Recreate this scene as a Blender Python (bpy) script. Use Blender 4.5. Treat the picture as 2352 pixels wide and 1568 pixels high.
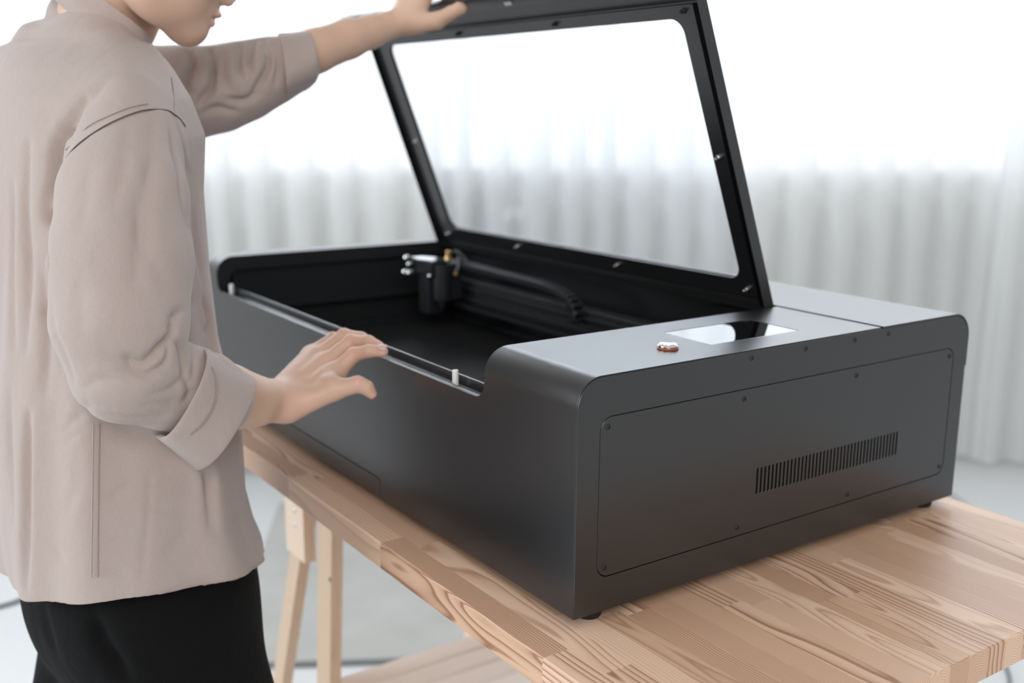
import bpy, bmesh, math, random
import numpy as np
from mathutils import Vector, Matrix, noise
for o in list(bpy.data.objects): bpy.data.objects.remove(o, do_unlink=True)
sc = bpy.context.scene
C = sc.collection
# ---------------------------------------------------------------- camera
cam = bpy.data.objects.new('camera', bpy.data.cameras.new('camera')); C.objects.link(cam)
cam.matrix_world = Matrix(((.8233, .1160, -.5556, -.5592), (-.5676, .1797, -.8035, -.7070), (.0066, .9769, .2137, .4708), (0, 0, 0, 1)))
cam.data.sensor_width = 36; cam.data.lens = 37.35; cam.data.clip_start = .02
cam.data.dof.use_dof = True; cam.data.dof.focus_distance = 1.0; cam.data.dof.aperture_fstop = 3.6
sc.camera = cam
# ---------------------------------------------------------------- light
sc.view_settings.view_transform = 'Standard'; sc.view_settings.look = 'None'
sc.view_settings.exposure = .13; sc.view_settings.gamma = 1
sc.cycles.use_denoising = True
w = bpy.data.worlds.new('world'); sc.world = w; w.use_nodes = True
nt = w.node_tree; nt.nodes.clear()
wo = nt.nodes.new('ShaderNodeOutputWorld'); bg = nt.nodes.new('ShaderNodeBackground')
bg.inputs[0].default_value = (.95, .975, 1, 1); bg.inputs[1].default_value = .52
nt.links.new(bg.outputs[0], wo.inputs[0])
def area(name, loc, target, sx, sy, power, col):
    l = bpy.data.lights.new(name, 'AREA'); l.shape = 'RECTANGLE'; l.size = sx; l.size_y = sy; l.energy = power; l.color = col
    o = bpy.data.objects.new(name, l); C.objects.link(o); o.location = loc
    o.rotation_euler = (Vector(target)-Vector(loc)).to_track_quat('-Z', 'Y').to_euler()
    return o
WN = Vector((.503, .864, 0)); WT = Vector((.864, -.503, 0))      # wall normal (outwards) and direction along the wall
WP = Vector((1.84, 2.19, 0))                                     # curtain plane at its middle
wl = WP+WN*.40+Vector((0, 0, 1.68))
area('window_daylight', wl, WP+Vector((0, 0, 1.70)), 6.5, .6, 215, (.93, .97, 1))
wl2 = WP+WN*1.1+Vector((0, 0, .85))
area('window_daylight_low', wl2, WP+Vector((0, 0, .80)), 6.5, 1.8, 92, (.93, .97, 1))
area('side_window_daylight', (-3.4, 1.6, 1.1), (-.3, .5, .2), 2.4, 2.0, 74, (.86, .94, 1))
area('room_fill_light', (-1.6, -2.4, 1.9), (.2, .3, 0), 2.2, 1.6, 46, (1, .955, .91))  # warm fill added behind the camera, stands for no actual lamp
# ---------------------------------------------------------------- helpers
def tag(o, label=None, cat=None, group=None, kind=None):
    if label: o['label'] = label
    if cat: o['category'] = cat
    if group: o['group'] = group
    if kind: o['kind'] = kind
    return o
def empty(name, loc, label=None, cat=None, group=None):
    o = bpy.data.objects.new(name, None); C.objects.link(o); o.location = loc; o.empty_display_size = .05
    return tag(o, label, cat, group)
def rootloc(p):
    v = Vector((0, 0, 0))
    while p is not None: v = v+Vector(p.location); p = p.parent
    return v
def link(name, me, mat=None, parent=None, smooth=35):
    """mesh data in world coordinates; the object is put under its parent so that it stays where it is"""
    o = bpy.data.objects.new(name, me); C.objects.link(o)
    if mat is not None:
        me.materials.clear()
        for m in (mat if isinstance(mat, (list, tuple)) else [mat]): me.materials.append(m)
    if smooth:
        me.shade_smooth()
        if smooth < 180:
            me.set_sharp_from_angle(angle=math.radians(smooth)); nm_ = me.materials[:]; me = modapply(me, ('WEIGHTED_NORMAL', dict(keep_sharp=True))); bpy.data.objects.remove(o, do_unlink=True); o = bpy.data.objects.new(name, me); C.objects.link(o)
    if parent is not None:
        o.parent = parent; o.location = -rootloc(parent)
    return o
def pymesh(verts, faces, name='m'):
    me = bpy.data.meshes.new(name); me.from_pydata([tuple(v) for v in verts], [], faces); me.update(); return me
def bm_mesh(bm, recalc=True):
    if recalc: bmesh.ops.recalc_face_normals(bm, faces=bm.faces[:])
    me = bpy.data.meshes.new('m'); bm.to_mesh(me); bm.free(); return me
def add_box(bm, lo, hi, bev=0, seg=2, mat=None):
    r = bmesh.ops.create_cube(bm, size=1); vs = r['verts']
    for v in vs:
        for k in range(3): v.co[k] = (lo[k]+hi[k])/2+v.co[k]*(hi[k]-lo[k])
    if bev:
        es = list({e for v in vs for e in v.link_edges})
        r = bmesh.ops.bevel(bm, geom=es, offset=bev, segments=seg, affect='EDGES', profile=.5); vs = list({v for f in r['faces'] for v in f.verts} | {v for v in vs if v.is_valid})
    if mat is not None: bmesh.ops.transform(bm, matrix=mat, verts=vs)
    return vs
def box(name, lo, hi, mat, parent=None, bev=0, seg=2, m=None):
    bm = bmesh.new(); add_box(bm, lo, hi, bev, seg, m); return link(name, bm_mesh(bm), mat, parent)
def tube_data(pts, rad, n=12, caps=True, up=None):
    pts = [Vector(p) for p in pts]; rad = rad if isinstance(rad, (list, tuple)) else [rad]*len(pts)
    V, F = [], []
    nrm = None
    for i, p in enumerate(pts):
        t = (pts[min(i+1, len(pts)-1)]-pts[max(i-1, 0)]).normalized()
        if nrm is None:
            a = Vector((0, 0, 1)) if abs(t.z) < .9 else Vector((1, 0, 0)); nrm = (a-t*a.dot(t)).normalized()
        else: nrm = (nrm-t*nrm.dot(t)).normalized()
        b = t.cross(nrm)
        for k in range(n):
            a = 2*math.pi*k/n; V.append(p+(nrm*math.cos(a)+b*math.sin(a))*rad[i])
    for i in range(len(pts)-1):
        for k in range(n): F.append((i*n+k, i*n+(k+1) % n, (i+1)*n+(k+1) % n, (i+1)*n+k))
    if caps: F.append(tuple(range(n-1, -1, -1))); F.append(tuple((len(pts)-1)*n+k for k in range(n)))
    return V, F
def tube(name, pts, rad, mat, parent=None, n=12, smooth=50):
    return link(name, pymesh(*tube_data(pts, rad, n)), mat, parent, smooth)
def spline(pts, k=8):
    P = [Vector(p) for p in pts]; P = [P[0]*2-P[1]]+P+[P[-1]*2-P[-2]]; out = []
    for i in range(1, len(P)-2):
        for j in range(k):
            t = j/k; a, b, c, d = P[i-1:i+3]
            out.append(.5*((2*b)+(c-a)*t+(2*a-5*b+4*c-d)*t*t+(3*b-a-3*c+d)*t**3))
    out.append(P[-2]); return out
def cyl_data(base, axis, r, h, n=24, bev=0, rings=None):
    """lathe about an axis: rings = [(radius, height), ...]"""
    base = Vector(base); ax = Vector(axis).normalized(); a = Vector((0, 0, 1)) if abs(ax.z) < .9 else Vector((1, 0, 0))
    u = (a-ax*a.dot(ax)).normalized(); v = ax.cross(u)
    rings = rings or ([(r, 0), (r, h-bev), (r-bev, h)] if bev else [(r, 0), (r, h)])
    V = [base+ax*z+(u*math.cos(2*math.pi*k/n)+v*math.sin(2*math.pi*k/n))*rr for rr, z in rings for k in range(n)]
    F = [(i*n+k, i*n+(k+1) % n, (i+1)*n+(k+1) % n, (i+1)*n+k) for i in range(len(rings)-1) for k in range(n)]
    F += [tuple(range(n-1, -1, -1)), tuple((len(rings)-1)*n+k for k in range(n))]
    return V, F
def lathe(name, base, axis, rings, mat, parent=None, n=24, smooth=35):
    return link(name, pymesh(*cyl_data(base, axis, 0, 0, n, 0, rings)), mat, parent, smooth)
def join_data(lst):
    V, F = [], []
    for v, f in lst: F += [tuple(i+len(V) for i in q) for q in f]; V += list(v)
    return V, F
def prism_data(poly, fn, d0, d1):
    """poly 2D -> fn(u, v, d) 3D, extruded from d0 to d1"""
    n = len(poly)
    V = [fn(u, v, d0) for u, v in poly]+[fn(u, v, d1) for u, v in poly]
    F = [tuple(range(n)), tuple(range(2*n-1, n-1, -1))]+[(i, i+n, (i+1) % n+n, (i+1) % n) for i in range(n)]
    return V, F
def rrect(u0, v0, u1, v1, r, n=8):
    """rounded rectangle; r may be one radius or four (lower left, lower right, upper right, upper left)"""
    rs = r if isinstance(r, (list, tuple)) else [r]*4; out = []
    for (cu, cv, a0, rr) in ((u0, v0, 180, rs[0]), (u1, v0, 270, rs[1]), (u1, v1, 0, rs[2]), (u0, v1, 90, rs[3])):
        cx = cu+rr*(1 if cu == u0 else -1); cy = cv+rr*(1 if cv == v0 else -1)
        if rr < 1e-6: out.append((cu, cv)); continue
        for k in range(n+1):
            a = math.radians(a0+90*k/n); out.append((cx+rr*math.cos(a), cy+rr*math.sin(a)))
    return out
def modapply(me, *mods):
    o = bpy.data.objects.new('tmp', me); C.objects.link(o); hold = []
    for kind, kw in mods:
        m = o.modifiers.new(kind, kind)
        for k, v in kw.items():
            if k == 'cutter':
                c = bpy.data.objects.new('cut', v); C.objects.link(c); m.object = c; hold.append(c)
            else: setattr(m, k, v)
    bpy.context.view_layer.update()
    out = bpy.data.meshes.new_from_object(o.evaluated_get(bpy.context.evaluated_depsgraph_get()))
    for c in hold+[o]: bpy.data.objects.remove(c, do_unlink=True)
    return out
def fixn(me):
    bm = bmesh.new(); bm.from_mesh(me); bmesh.ops.recalc_face_normals(bm, faces=bm.faces[:]); bm.to_mesh(me); bm.free(); return me
def cut(me, cutter): return modapply(fixn(me), ('BOOLEAN', dict(operation='DIFFERENCE', solver='EXACT', cutter=fixn(cutter))))
# ---------------------------------------------------------------- materials
def mat(name, col, rough=.5, metal=0, spec=.5, bump=None, coat=0, var=None, noise_xyz=(1, 1, 1), sheen=0, sss=0, ssr=(1, .3, .2)):
    """bump = (scale, strength, distance); var = (scale, amount): mottled brightness"""
    m = bpy.data.materials.new(name); m.use_nodes = True; n = m.node_tree; b = n.nodes['Principled BSDF']
    b.inputs['Base Color'].default_value = (*col, 1); b.inputs['Roughness'].default_value = rough
    b.inputs['Metallic'].default_value = metal; b.inputs['Specular IOR Level'].default_value = spec
    b.inputs['Coat Weight'].default_value = coat; b.inputs['Sheen Weight'].default_value = sheen
    if sss:
        b.inputs['Subsurface Weight'].default_value = sss; b.inputs['Subsurface Radius'].default_value = ssr; b.inputs['Subsurface Scale'].default_value = .006
    tc = n.nodes.new('ShaderNodeTexCoord'); mp = n.nodes.new('ShaderNodeMapping'); mp.inputs['Scale'].default_value = noise_xyz
    n.links.new(tc.outputs['Object'], mp.inputs[0])
    if bump:
        t = n.nodes.new('ShaderNodeTexNoise'); t.inputs['Scale'].default_value = bump[0]; t.inputs['Detail'].default_value = 3
        bp = n.nodes.new('ShaderNodeBump'); bp.inputs['Strength'].default_value = bump[1]; bp.inputs['Distance'].default_value = bump[2]
        n.links.new(mp.outputs[0], t.inputs[0]); n.links.new(t.outputs[0], bp.inputs['Height']); n.links.new(bp.outputs[0], b.inputs['Normal'])
    if var:
        t = n.nodes.new('ShaderNodeTexNoise'); t.inputs['Scale'].default_value = var[0]; t.inputs['Detail'].default_value = 4
        r = n.nodes.new('ShaderNodeMapRange'); r.inputs['From Min'].default_value = .3; r.inputs['From Max'].default_value = .7
        r.inputs['To Min'].default_value = 1-var[1]; r.inputs['To Max'].default_value = 1+var[1]
        mx = n.nodes.new('ShaderNodeVectorMath'); mx.operation = 'SCALE'; mx.inputs[0].default_value = col
        n.links.new(mp.outputs[0], t.inputs[0]); n.links.new(t.outputs[0], r.inputs[0]); n.links.new(r.outputs[0], mx.inputs['Scale']); n.links.new(mx.outputs[0], b.inputs['Base Color'])
    return m
M = {}
M['shell'] = mat('black_powder_coat', (.0080, .0084, .0096), .31, 0, 1.0, bump=(1500, .09, .0006))
M['inner'] = mat('black_inner_metal', (.012, .013, .015), .5, 0, .4)
M['bed'] = mat('black_honeycomb', (.024, .025, .027), .42, .2, .5)
M['plastic'] = mat('black_plastic', (.014, .015, .018), .38, 0, .5)
M['screw'] = mat('black_screw', (.03, .03, .033), .3, .3, .5)
M['steel'] = mat('bright_steel', (.75, .74, .72), .22, 1)
M['ring'] = mat('button_steel', (.85, .84, .82), .16, 1)
M['brass'] = mat('brass', (.75, .48, .2), .3, 1)
M['orange'] = mat('orange_ring', (.45, .10, .03), .4)
M['glass_black'] = mat('black_touch_glass', (.004, .004, .005), .015, 0, .9, coat=1)
M['post'] = mat('white_post', (.8, .8, .78), .35)
M['rubber'] = mat('rubber', (.01, .01, .01), .7)
M['mirror'] = mat('polished_plate', (.8, .85, .92), .18, 1)
M['groove'] = mat('groove_shadow_metal', (.006, .006, .006), .8)
def pane_mat(name, tint, gloss):
    m = bpy.data.materials.new(name); m.use_nodes = True; n = m.node_tree; n.nodes.clear()
    o = n.nodes.new('ShaderNodeOutputMaterial'); mx = n.nodes.new('ShaderNodeMixShader'); t = n.nodes.new('ShaderNodeBsdfTransparent'); g = n.nodes.new('ShaderNodeBsdfGlossy')
    f = n.nodes.new('ShaderNodeLayerWeight'); f.inputs[0].default_value = .12
    fm = n.nodes.new('ShaderNodeMath'); fm.operation = 'MULTIPLY'; fm.inputs[1].default_value = .3
    t.inputs[0].default_value = (*tint, 1); g.inputs['Roughness'].default_value = gloss
    n.links.new(f.outputs['Facing'], fm.inputs[0]); n.links.new(fm.outputs[0], mx.inputs[0]); n.links.new(t.outputs[0], mx.inputs[1]); n.links.new(g.outputs[0], mx.inputs[2]); n.links.new(mx.outputs[0], o.inputs[0]); return m
M['pane'] = pane_mat('clear_acrylic', (.975, .985, 1), .03)
M['winglass'] = pane_mat('window_glass', (.97, .98, 1), .02)
M['wall'] = mat('white_wall', (.78, .78, .77), .8, var=(3, .02))
M['floor'] = mat('pale_floor', (.76, .77, .77), .38, 0, .4, var=(2.2, .03))
M['rug'] = mat('grey_rug', (.53, .525, .50), .95, 0, .1, var=(6, .06), bump=(60, .3, .003))
M['rugedge'] = mat('rug_edge', (.22, .23, .23), .8)
M['winframe'] = mat('white_frame', (.8, .8, .8), .4)
def cloth_curtain():
    m = bpy.data.materials.new('white_sheer_curtain'); m.use_nodes = True; n = m.node_tree; n.nodes.clear()
    o = n.nodes.new('ShaderNodeOutputMaterial'); d = n.nodes.new('ShaderNodeBsdfDiffuse'); t = n.nodes.new('ShaderNodeBsdfTranslucent')
    a = n.nodes.new('ShaderNodeMixShader'); tr = n.nodes.new('ShaderNodeBsdfTransparent'); b = n.nodes.new('ShaderNodeMixShader')
    d.inputs[0].default_value = (.84, .845, .835, 1); t.inputs[0].default_value = (.88, .89, .89, 1)
    a.inputs[0].default_value = .42; b.inputs[0].default_value = .06
    wv = n.nodes.new('ShaderNodeTexNoise'); wv.inputs['Scale'].default_value = 900; bp = n.nodes.new('ShaderNodeBump'); bp.inputs['Strength'].default_value = .1; bp.inputs['Distance'].default_value = .001
    n.links.new(wv.outputs[0], bp.inputs['Height']); n.links.new(bp.outputs[0], d.inputs['Normal'])
    n.links.new(d.outputs[0], a.inputs[1]); n.links.new(t.outputs[0], a.inputs[2]); n.links.new(a.outputs[0], b.inputs[1]); n.links.new(tr.outputs[0], b.inputs[2]); n.links.new(b.outputs[0], o.inputs[0]); return m
M['curtain'] = cloth_curtain()
def wood(name, light, dark, contrast=1.0, rough=.5):
    """solid wood: growth rings around a log axis given per face by the attributes ga (centre x, z, tilt x, tilt z) and gb (tone, ring spacing, seed, strength)"""
    m = bpy.data.materials.new(name); m.use_nodes = True; n = m.node_tree; N = n.nodes; L = n.links; b = N['Principled BSDF']
    def nd(t, **k):
        x = N.new(t)
        for a, v in k.items(): setattr(x, a, v)
        return x
    def mth(op, a, bb=None):
        x = nd('ShaderNodeMath', operation=op)
        for i, v in enumerate((a, bb)):
            if v is None: continue
            if isinstance(v, (int, float)): x.inputs[i].default_value = v
            else: L.new(v, x.inputs[i])
        return x.outputs[0]
    uv = nd('ShaderNodeAttribute', attribute_name='gp'); sp = nd('ShaderNodeSeparateXYZ'); L.new(uv.outputs['Vector'], sp.inputs[0])
    ga = nd('ShaderNodeAttribute', attribute_name='ga'); sa = nd('ShaderNodeSeparateColor'); L.new(ga.outputs['Color'], sa.inputs[0])
    gb = nd('ShaderNodeAttribute', attribute_name='gb'); sb = nd('ShaderNodeSeparateColor'); L.new(gb.outputs['Color'], sb.inputs[0])
    # slow wander of the grain along the length
    sc1 = nd('ShaderNodeVectorMath', operation='MULTIPLY'); L.new(uv.outputs['Vector'], sc1.inputs[0]); sc1.inputs[1].default_value = (14, 2.6, 14)
    ofs = nd('ShaderNodeCombineXYZ'); L.new(mth('MULTIPLY', sb.outputs[2], 57.3), ofs.inputs[0]); L.new(mth('MULTIPLY', sb.outputs[2], 91.7), ofs.inputs[1])
    ad = nd('ShaderNodeVectorMath', operation='ADD'); L.new(sc1.outputs[0], ad.inputs[0]); L.new(ofs.outputs[0], ad.inputs[1])
    n1 = nd('ShaderNodeTexNoise'); n1.inputs['Scale'].default_value = 1; n1.inputs['Detail'].default_value = 2; L.new(ad.outputs[0], n1.inputs[0])
    wander = mth('MULTIPLY', mth('SUBTRACT', n1.outputs[0], .5), .030)
    dx = mth('SUBTRACT', mth('SUBTRACT', sp.outputs[0], sa.outputs[0]), mth('MULTIPLY', sa.outputs[2], sp.outputs[1]))
    dz = mth('SUBTRACT', sp.outputs[2], sa.outputs[1])
    r = mth('ADD', mth('SQRT', mth('ADD', mth('MULTIPLY', dx, dx), mth('MULTIPLY', dz, dz))), wander)
    n3 = nd('ShaderNodeTexNoise'); n3.inputs['Scale'].default_value = 70; n3.inputs['Detail'].default_value = 1
    sc3 = nd('ShaderNodeVectorMath', operation='MULTIPLY'); L.new(uv.outputs['Vector'], sc3.inputs[0]); sc3.inputs[1].default_value = (1, .12, 1); L.new(sc3.outputs[0], n3.inputs[0])
    r = mth('ADD', r, mth('MULTIPLY', mth('SUBTRACT', n3.outputs[0], .5), .0012))
    fr = mth('FRACT', mth('DIVIDE', r, mth('ADD', mth('MULTIPLY', sb.outputs[1], .0055), .0016)))
    cr = nd('ShaderNodeValToRGB'); e = cr.color_ramp.elements; e[0].position = 0; e[0].color = (0, 0, 0, 1); e[1].position = 1; e[1].color = (.1, .1, .1, 1)
    for p_, v_ in ((.35, .08), (.66, .38), (.84, 1), (.92, .7)): q = e.new(p_); q.color = (v_, v_, v_, 1)
    L.new(fr, cr.inputs[0])
    # fine fibres
    sc2 = nd('ShaderNodeVectorMath', operation='MULTIPLY'); L.new(uv.outputs['Vector'], sc2.inputs[0]); sc2.inputs[1].default_value = (1100, 9, 1100)
    n2 = nd('ShaderNodeTexNoise'); n2.inputs['Scale'].default_value = 1; n2.inputs['Detail'].default_value = 2; L.new(sc2.outputs[0], n2.inputs[0])
    fac = mth('MULTIPLY', cr.outputs[0], mth('MULTIPLY', ga.outputs['Alpha'], contrast))
    fac = mth('ADD', fac, mth('MULTIPLY', mth('SUBTRACT', n2.outputs[0], .5), .14))
    mx = nd('ShaderNodeMix', data_type='RGBA'); mx.clamp_factor = True; L.new(fac, mx.inputs[0])
    mx.inputs[6].default_value = (*light, 1); mx.inputs[7].default_value = (*dark, 1)
    tone = nd('ShaderNodeCombineColor')
    for k, (lo, hi) in enumerate(((.86, 1.10), (.80, 1.12), (.74, 1.14))):
        L.new(mth('ADD', mth('MULTIPLY', sb.outputs[0], hi-lo), lo), tone.inputs[k])
    mm = nd('ShaderNodeMix', data_type='RGBA', blend_type='MULTIPLY'); mm.inputs[0].default_value = 1; L.new(mx.outputs[2], mm.inputs[6]); L.new(tone.outputs[0], mm.inputs[7])
    L.new(mm.outputs[2], b.inputs['Base Color']); b.inputs['Roughness'].default_value = rough; b.inputs['Specular IOR Level'].default_value = .45
    bp = nd('ShaderNodeBump'); bp.inputs['Strength'].default_value = .12; bp.inputs['Distance'].default_value = .0006; L.new(fac, bp.inputs['Height']); L.new(bp.outputs[0], b.inputs['Normal'])
    return m
M['oak'] = wood('pine_worktop', (.78, .54, .385), (.40, .205, .13), 1.1, .42)
M['pine'] = wood('pale_pine', (.82, .64, .49), (.62, .42, .28), .6, .55)
M['plank'] = wood('pale_planks', (.96, .91, .88), (.90, .80, .72), .5, .6)
def wood_attrs(me, per_face, axis=1):
    """per_face(face index) -> (ga, gb); gp = position with the grain along its second axis"""
    n = len(me.loops); ga = np.zeros((n, 4), np.float32); gb = np.zeros((n, 4), np.float32); gp = np.zeros((n, 3), np.float32)
    for f in me.polygons:
        a, b_ = per_face(f.index)
        for li in f.loop_indices:
            ga[li] = a; gb[li] = b_; c = me.vertices[me.loops[li].vertex_index].co
            gp[li] = (c.x, c.y, c.z) if axis == 1 else ((c.y, c.x, c.z) if axis == 0 else (c.x, c.z, c.y))
    for nm, arr, ty in (('ga', ga, 'FLOAT_COLOR'), ('gb', gb, 'FLOAT_COLOR'), ('gp', gp, 'FLOAT_VECTOR')):
        at = me.attributes.new(nm, ty, 'CORNER'); at.data.foreach_set('vector' if ty == 'FLOAT_VECTOR' else 'color', arr.ravel())
def grain(rnd, cx, cz):
    k = rnd.random()
    if k < .45: dxc, dzc = rnd.uniform(-.012, .012), rnd.uniform(-.05, -.02)*rnd.choice((1, -1))     # flat sawn
    elif k < .8: dxc, dzc = rnd.choice((1, -1))*rnd.uniform(.05, .12), rnd.uniform(-.04, .04)      # rift
    else: dxc, dzc = rnd.choice((1, -1))*rnd.uniform(.05, .2), rnd.uniform(-.004, .004)            # quarter sawn
    return ((cx+dxc, cz+dzc, rnd.uniform(-.05, .05) if k < .45 else rnd.uniform(-.012, .012), rnd.choice((.35, .7, 1, 1.1, .55))), (rnd.random(), rnd.random()**1.3 if k < .8 else rnd.uniform(0, .25), rnd.random(), 1))
def plank(name, lo, hi, m, parent, rnd, axis, bev=.0015, mtx=None):
    bm = bmesh.new(); add_box(bm, lo, hi, bev, 2); me = bm_mesh(bm); c = [(a+b_)/2 for a, b_ in zip(lo, hi)]
    cc = (c[0], c[2]) if axis == 1 else ((c[1], c[2]) if axis == 0 else (c[0], c[1]))
    g = grain(rnd, *cc); g = ((g[0][0], g[0][1], g[0][2], .6), g[1])
    wood_attrs(me, lambda i: g, axis)
    if mtx is not None: me.transform(mtx)
    return link(name, me, m, parent)
# ---------------------------------------------------------------- room
ZF = -.82; ZS = .262
def wall_box(name, a0, a1, z0, z1, d0, d1, m, parent=None, bev=0):
    """box along the window wall: a along the wall, d outwards from the curtain plane"""
    bm = bmesh.new(); add_box(bm, (a0, d0, z0), (a1, d1, z1), bev)
    bmesh.ops.transform(bm, matrix=Matrix(((WT.x, WN.x, 0, WP.x), (WT.y, WN.y, 0, WP.y), (0, 0, 1, 0), (0, 0, 0, 1))), verts=bm.verts[:])
    return link(name, bm_mesh(bm), m, parent)
bm = bmesh.new(); add_box(bm, (-5, -3.2, ZF-.1), (5.2, 5.6, ZF)); tag(link('floor', bm_mesh(bm), M['floor']), kind='structure')
tag(wall_box('wall_back', -3.6, 3.4, ZF, ZS, .045, .3, M['wall']), kind='structure')
tag(wall_box('trim_1', -3.6, 3.4, ZS-.001, ZS+.010, .042, .3, M['winframe'], bev=.004), kind='structure')
win = tag(empty('window_1', WP+WN*.2+Vector((0, 0, ZS+.022))), kind='structure')
fr = [wall_box('window_frame', -3.6, 3.4, ZS+.022, ZS+.06, .17, .22, M['winframe'], win), wall_box('window_frame', -3.6, 3.4, 1.98, 2.02, .17, .22, M['winframe'], win)]
for a in (-3.58, 3.34): wall_box('window_frame', a, a+.04, ZS+.06, 1.98, .17, .22, M['winframe'], win)
wall_box('window_pane', -3.54, 3.34, ZS+.06, 1.98, .195, .199, M['winglass'], win)
tag(wall_box('wall_upper', -3.6, 3.4, 2.02, 2.4, .14, .3, M['wall']), kind='structure')
def curtain(name, a0, a1, dn, seed, label):
    rnd = random.Random(seed); n = int((a1-a0)/.006); rows = [0, .02, .1, .3, .5, .7, .85, .95, 1]
    # one cell per pleat, uneven in width and depth
    cells = [a0]
    while cells[-1] < a1: cells.append(cells[-1]+rnd.uniform(.095, .165))
    amp = [rnd.uniform(.6, 1.2) for _ in cells]; V, F = [], []
    ph = 0; j = 0; prof = []
    for i in range(n+1):
        a = a0+(a1-a0)*i/n
        while j < len(cells)-2 and a > cells[j+1]: j += 1
        t = (a-cells[j])/(cells[j+1]-cells[j]); A = amp[j]*(1-t)+amp[j+1]*t
        s = math.cos(2*math.pi*t); prof.append((a+.010*math.sin(4*math.pi*t), A*(s if s > 0 else s*.75)))
    zt = 1.95; zb = ZF+.022
    for r in rows:
        z = zb+(zt-zb)*r; k = 1.15-.45*r
        for i, (a, h) in enumerate(prof):
            wv = .012*math.sin(a*3.1+seed+z*.8)+.005*math.sin(a*11+z*2.3)
            p = WP+WT*(a+.004*math.sin(z*3+a*9))+WN*(dn+.027*h*k+wv); V.append((p.x, p.y, z+.004*math.sin(a*7)*(1-r)))
    m = n+1
    for r in range(len(rows)-1):
        for i in range(n): F.append((r*m+i, r*m+i+1, (r+1)*m+i+1, (r+1)*m+i))
    o = link(name, pymesh(V, F), M['curtain'], None, 180)
    tag(o, label, 'curtain', 'white curtains across the window wall'); return o
curtain('window_curtain', -3.3, 1.432, -.018, 3, 'wide white sheer pleated curtain filling the back behind the person and the open machine')
curtain('window_curtain', 1.40, 3.0, -.085, 8, 'narrow white sheer curtain panel at the right edge, overlapping in front of the wide one')
for k, (a0, a1, dn) in enumerate(((-3.35, 3.05, -.02),)):
    bm = bmesh.new(); V, F = cyl_data(WP+WT*a0+WN*dn+Vector((0, 0, 1.97)), WT, .012, a1-a0, 16)
    tag(link('curtain_rod', pymesh(V, F), M['winframe']), 'long white rod above the window that carries both sheer curtains', 'curtain rod')
# the rug: a broad flat grey mat parallel to the window wall
def on_floor(name, P0, du, u0, u1, dv, v0, v1, z0, z1, m, bev=.002):
    bm = bmesh.new(); add_box(bm, (u0, v0, z0), (u1, v1, z1), bev)
    bmesh.ops.transform(bm, matrix=Matrix(((du.x, dv.x, 0, P0[0]), (du.y, dv.y, 0, P0[1]), (0, 0, 1, 0), (0, 0, 0, 1))), verts=bm.verts[:]); return bm_mesh(bm)
rp = (.259, 1.51, 0)
me = on_floor('rug', rp, WT, -.10, 2.2, WN, 0, 1.06, ZF, ZF+.008, None)
rg = tag(link('rug', me, M['rug']), 'flat pale grey rug on the floor behind the wooden trestle', 'rug')
link('rug_binding', on_floor('b', rp, WT, -.10, 2.2, WN, -.012, .004, ZF, ZF+.010, None), M['rugedge'], rg)
# ---------------------------------------------------------------- worktop
TX0, TX1, TY0, TY1, TT = -.051, .608, -.232, 1.36, .030
def worktop():
    rnd = random.Random(41); V, F, A = [], [], []
    x = TX0; e = .0012
    nrow = 23; w = (TX1-TX0)/nrow
    for r in range(nrow):
        x0, x1 = TX0+r*w, TX0+(r+1)*w; y = TY0; ends = []
        first = True
        while y < TY1-1e-6:
            y1 = y+(rnd.uniform(.08, .42) if first else rnd.uniform(.24, .5)); first = False
            if TY1-y1 < .1: y1 = TY1
            g = grain(rnd, (x0+x1)/2, -TT/2)
            b0 = len(V); ch = .0016
            xa = x0+(ch if r == 0 else 0); xb = x1-(ch if r == nrow-1 else 0); ya = y+(ch if y == TY0 else 0); yb = y1-(ch if y1 == TY1 else 0)
            V += [(xa, ya, 0), (xb, ya, 0), (xb, yb, 0), (xa, yb, 0)]; F.append((b0, b0+1, b0+2, b0+3)); A.append(g)
            b0 = len(V); V += [(x0, y, -TT), (x1, y, -TT), (x1, y1, -TT), (x0, y1, -TT)]; F.append((b0+3, b0+2, b0+1, b0)); A.append(g)
            def side(p, q, p2, q2):
                b0 = len(V); V.extend([(*p, -TT), (*q, -TT), (*q, -ch), (*p, -ch), (*q2, 0), (*p2, 0)]); F.append((b0, b0+1, b0+2, b0+3)); F.append((b0+3, b0+2, b0+4, b0+5)); A.extend([g, g])
            if r == 0: side((x0, y1), (x0, y), (xa, yb), (xa, ya))
            if r == nrow-1: side((x1, y), (x1, y1), (xb, ya), (xb, yb))
            if y == TY0: side((x0, y), (x1, y), (xa, ya), (xb, ya))
            if y1 == TY1: side((x1, y1), (x0, y1), (xb, yb), (xa, yb))
            y = y1
    me = pymesh(V, F); wood_attrs(me, lambda i: A[i]); return me
tb = empty('workbench', (.28, .56, ZF), 'long pine workbench of glued strips on trestles, carrying the black machine', 'table')
top = link('tabletop', worktop(), M['oak'], tb, 0)
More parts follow.
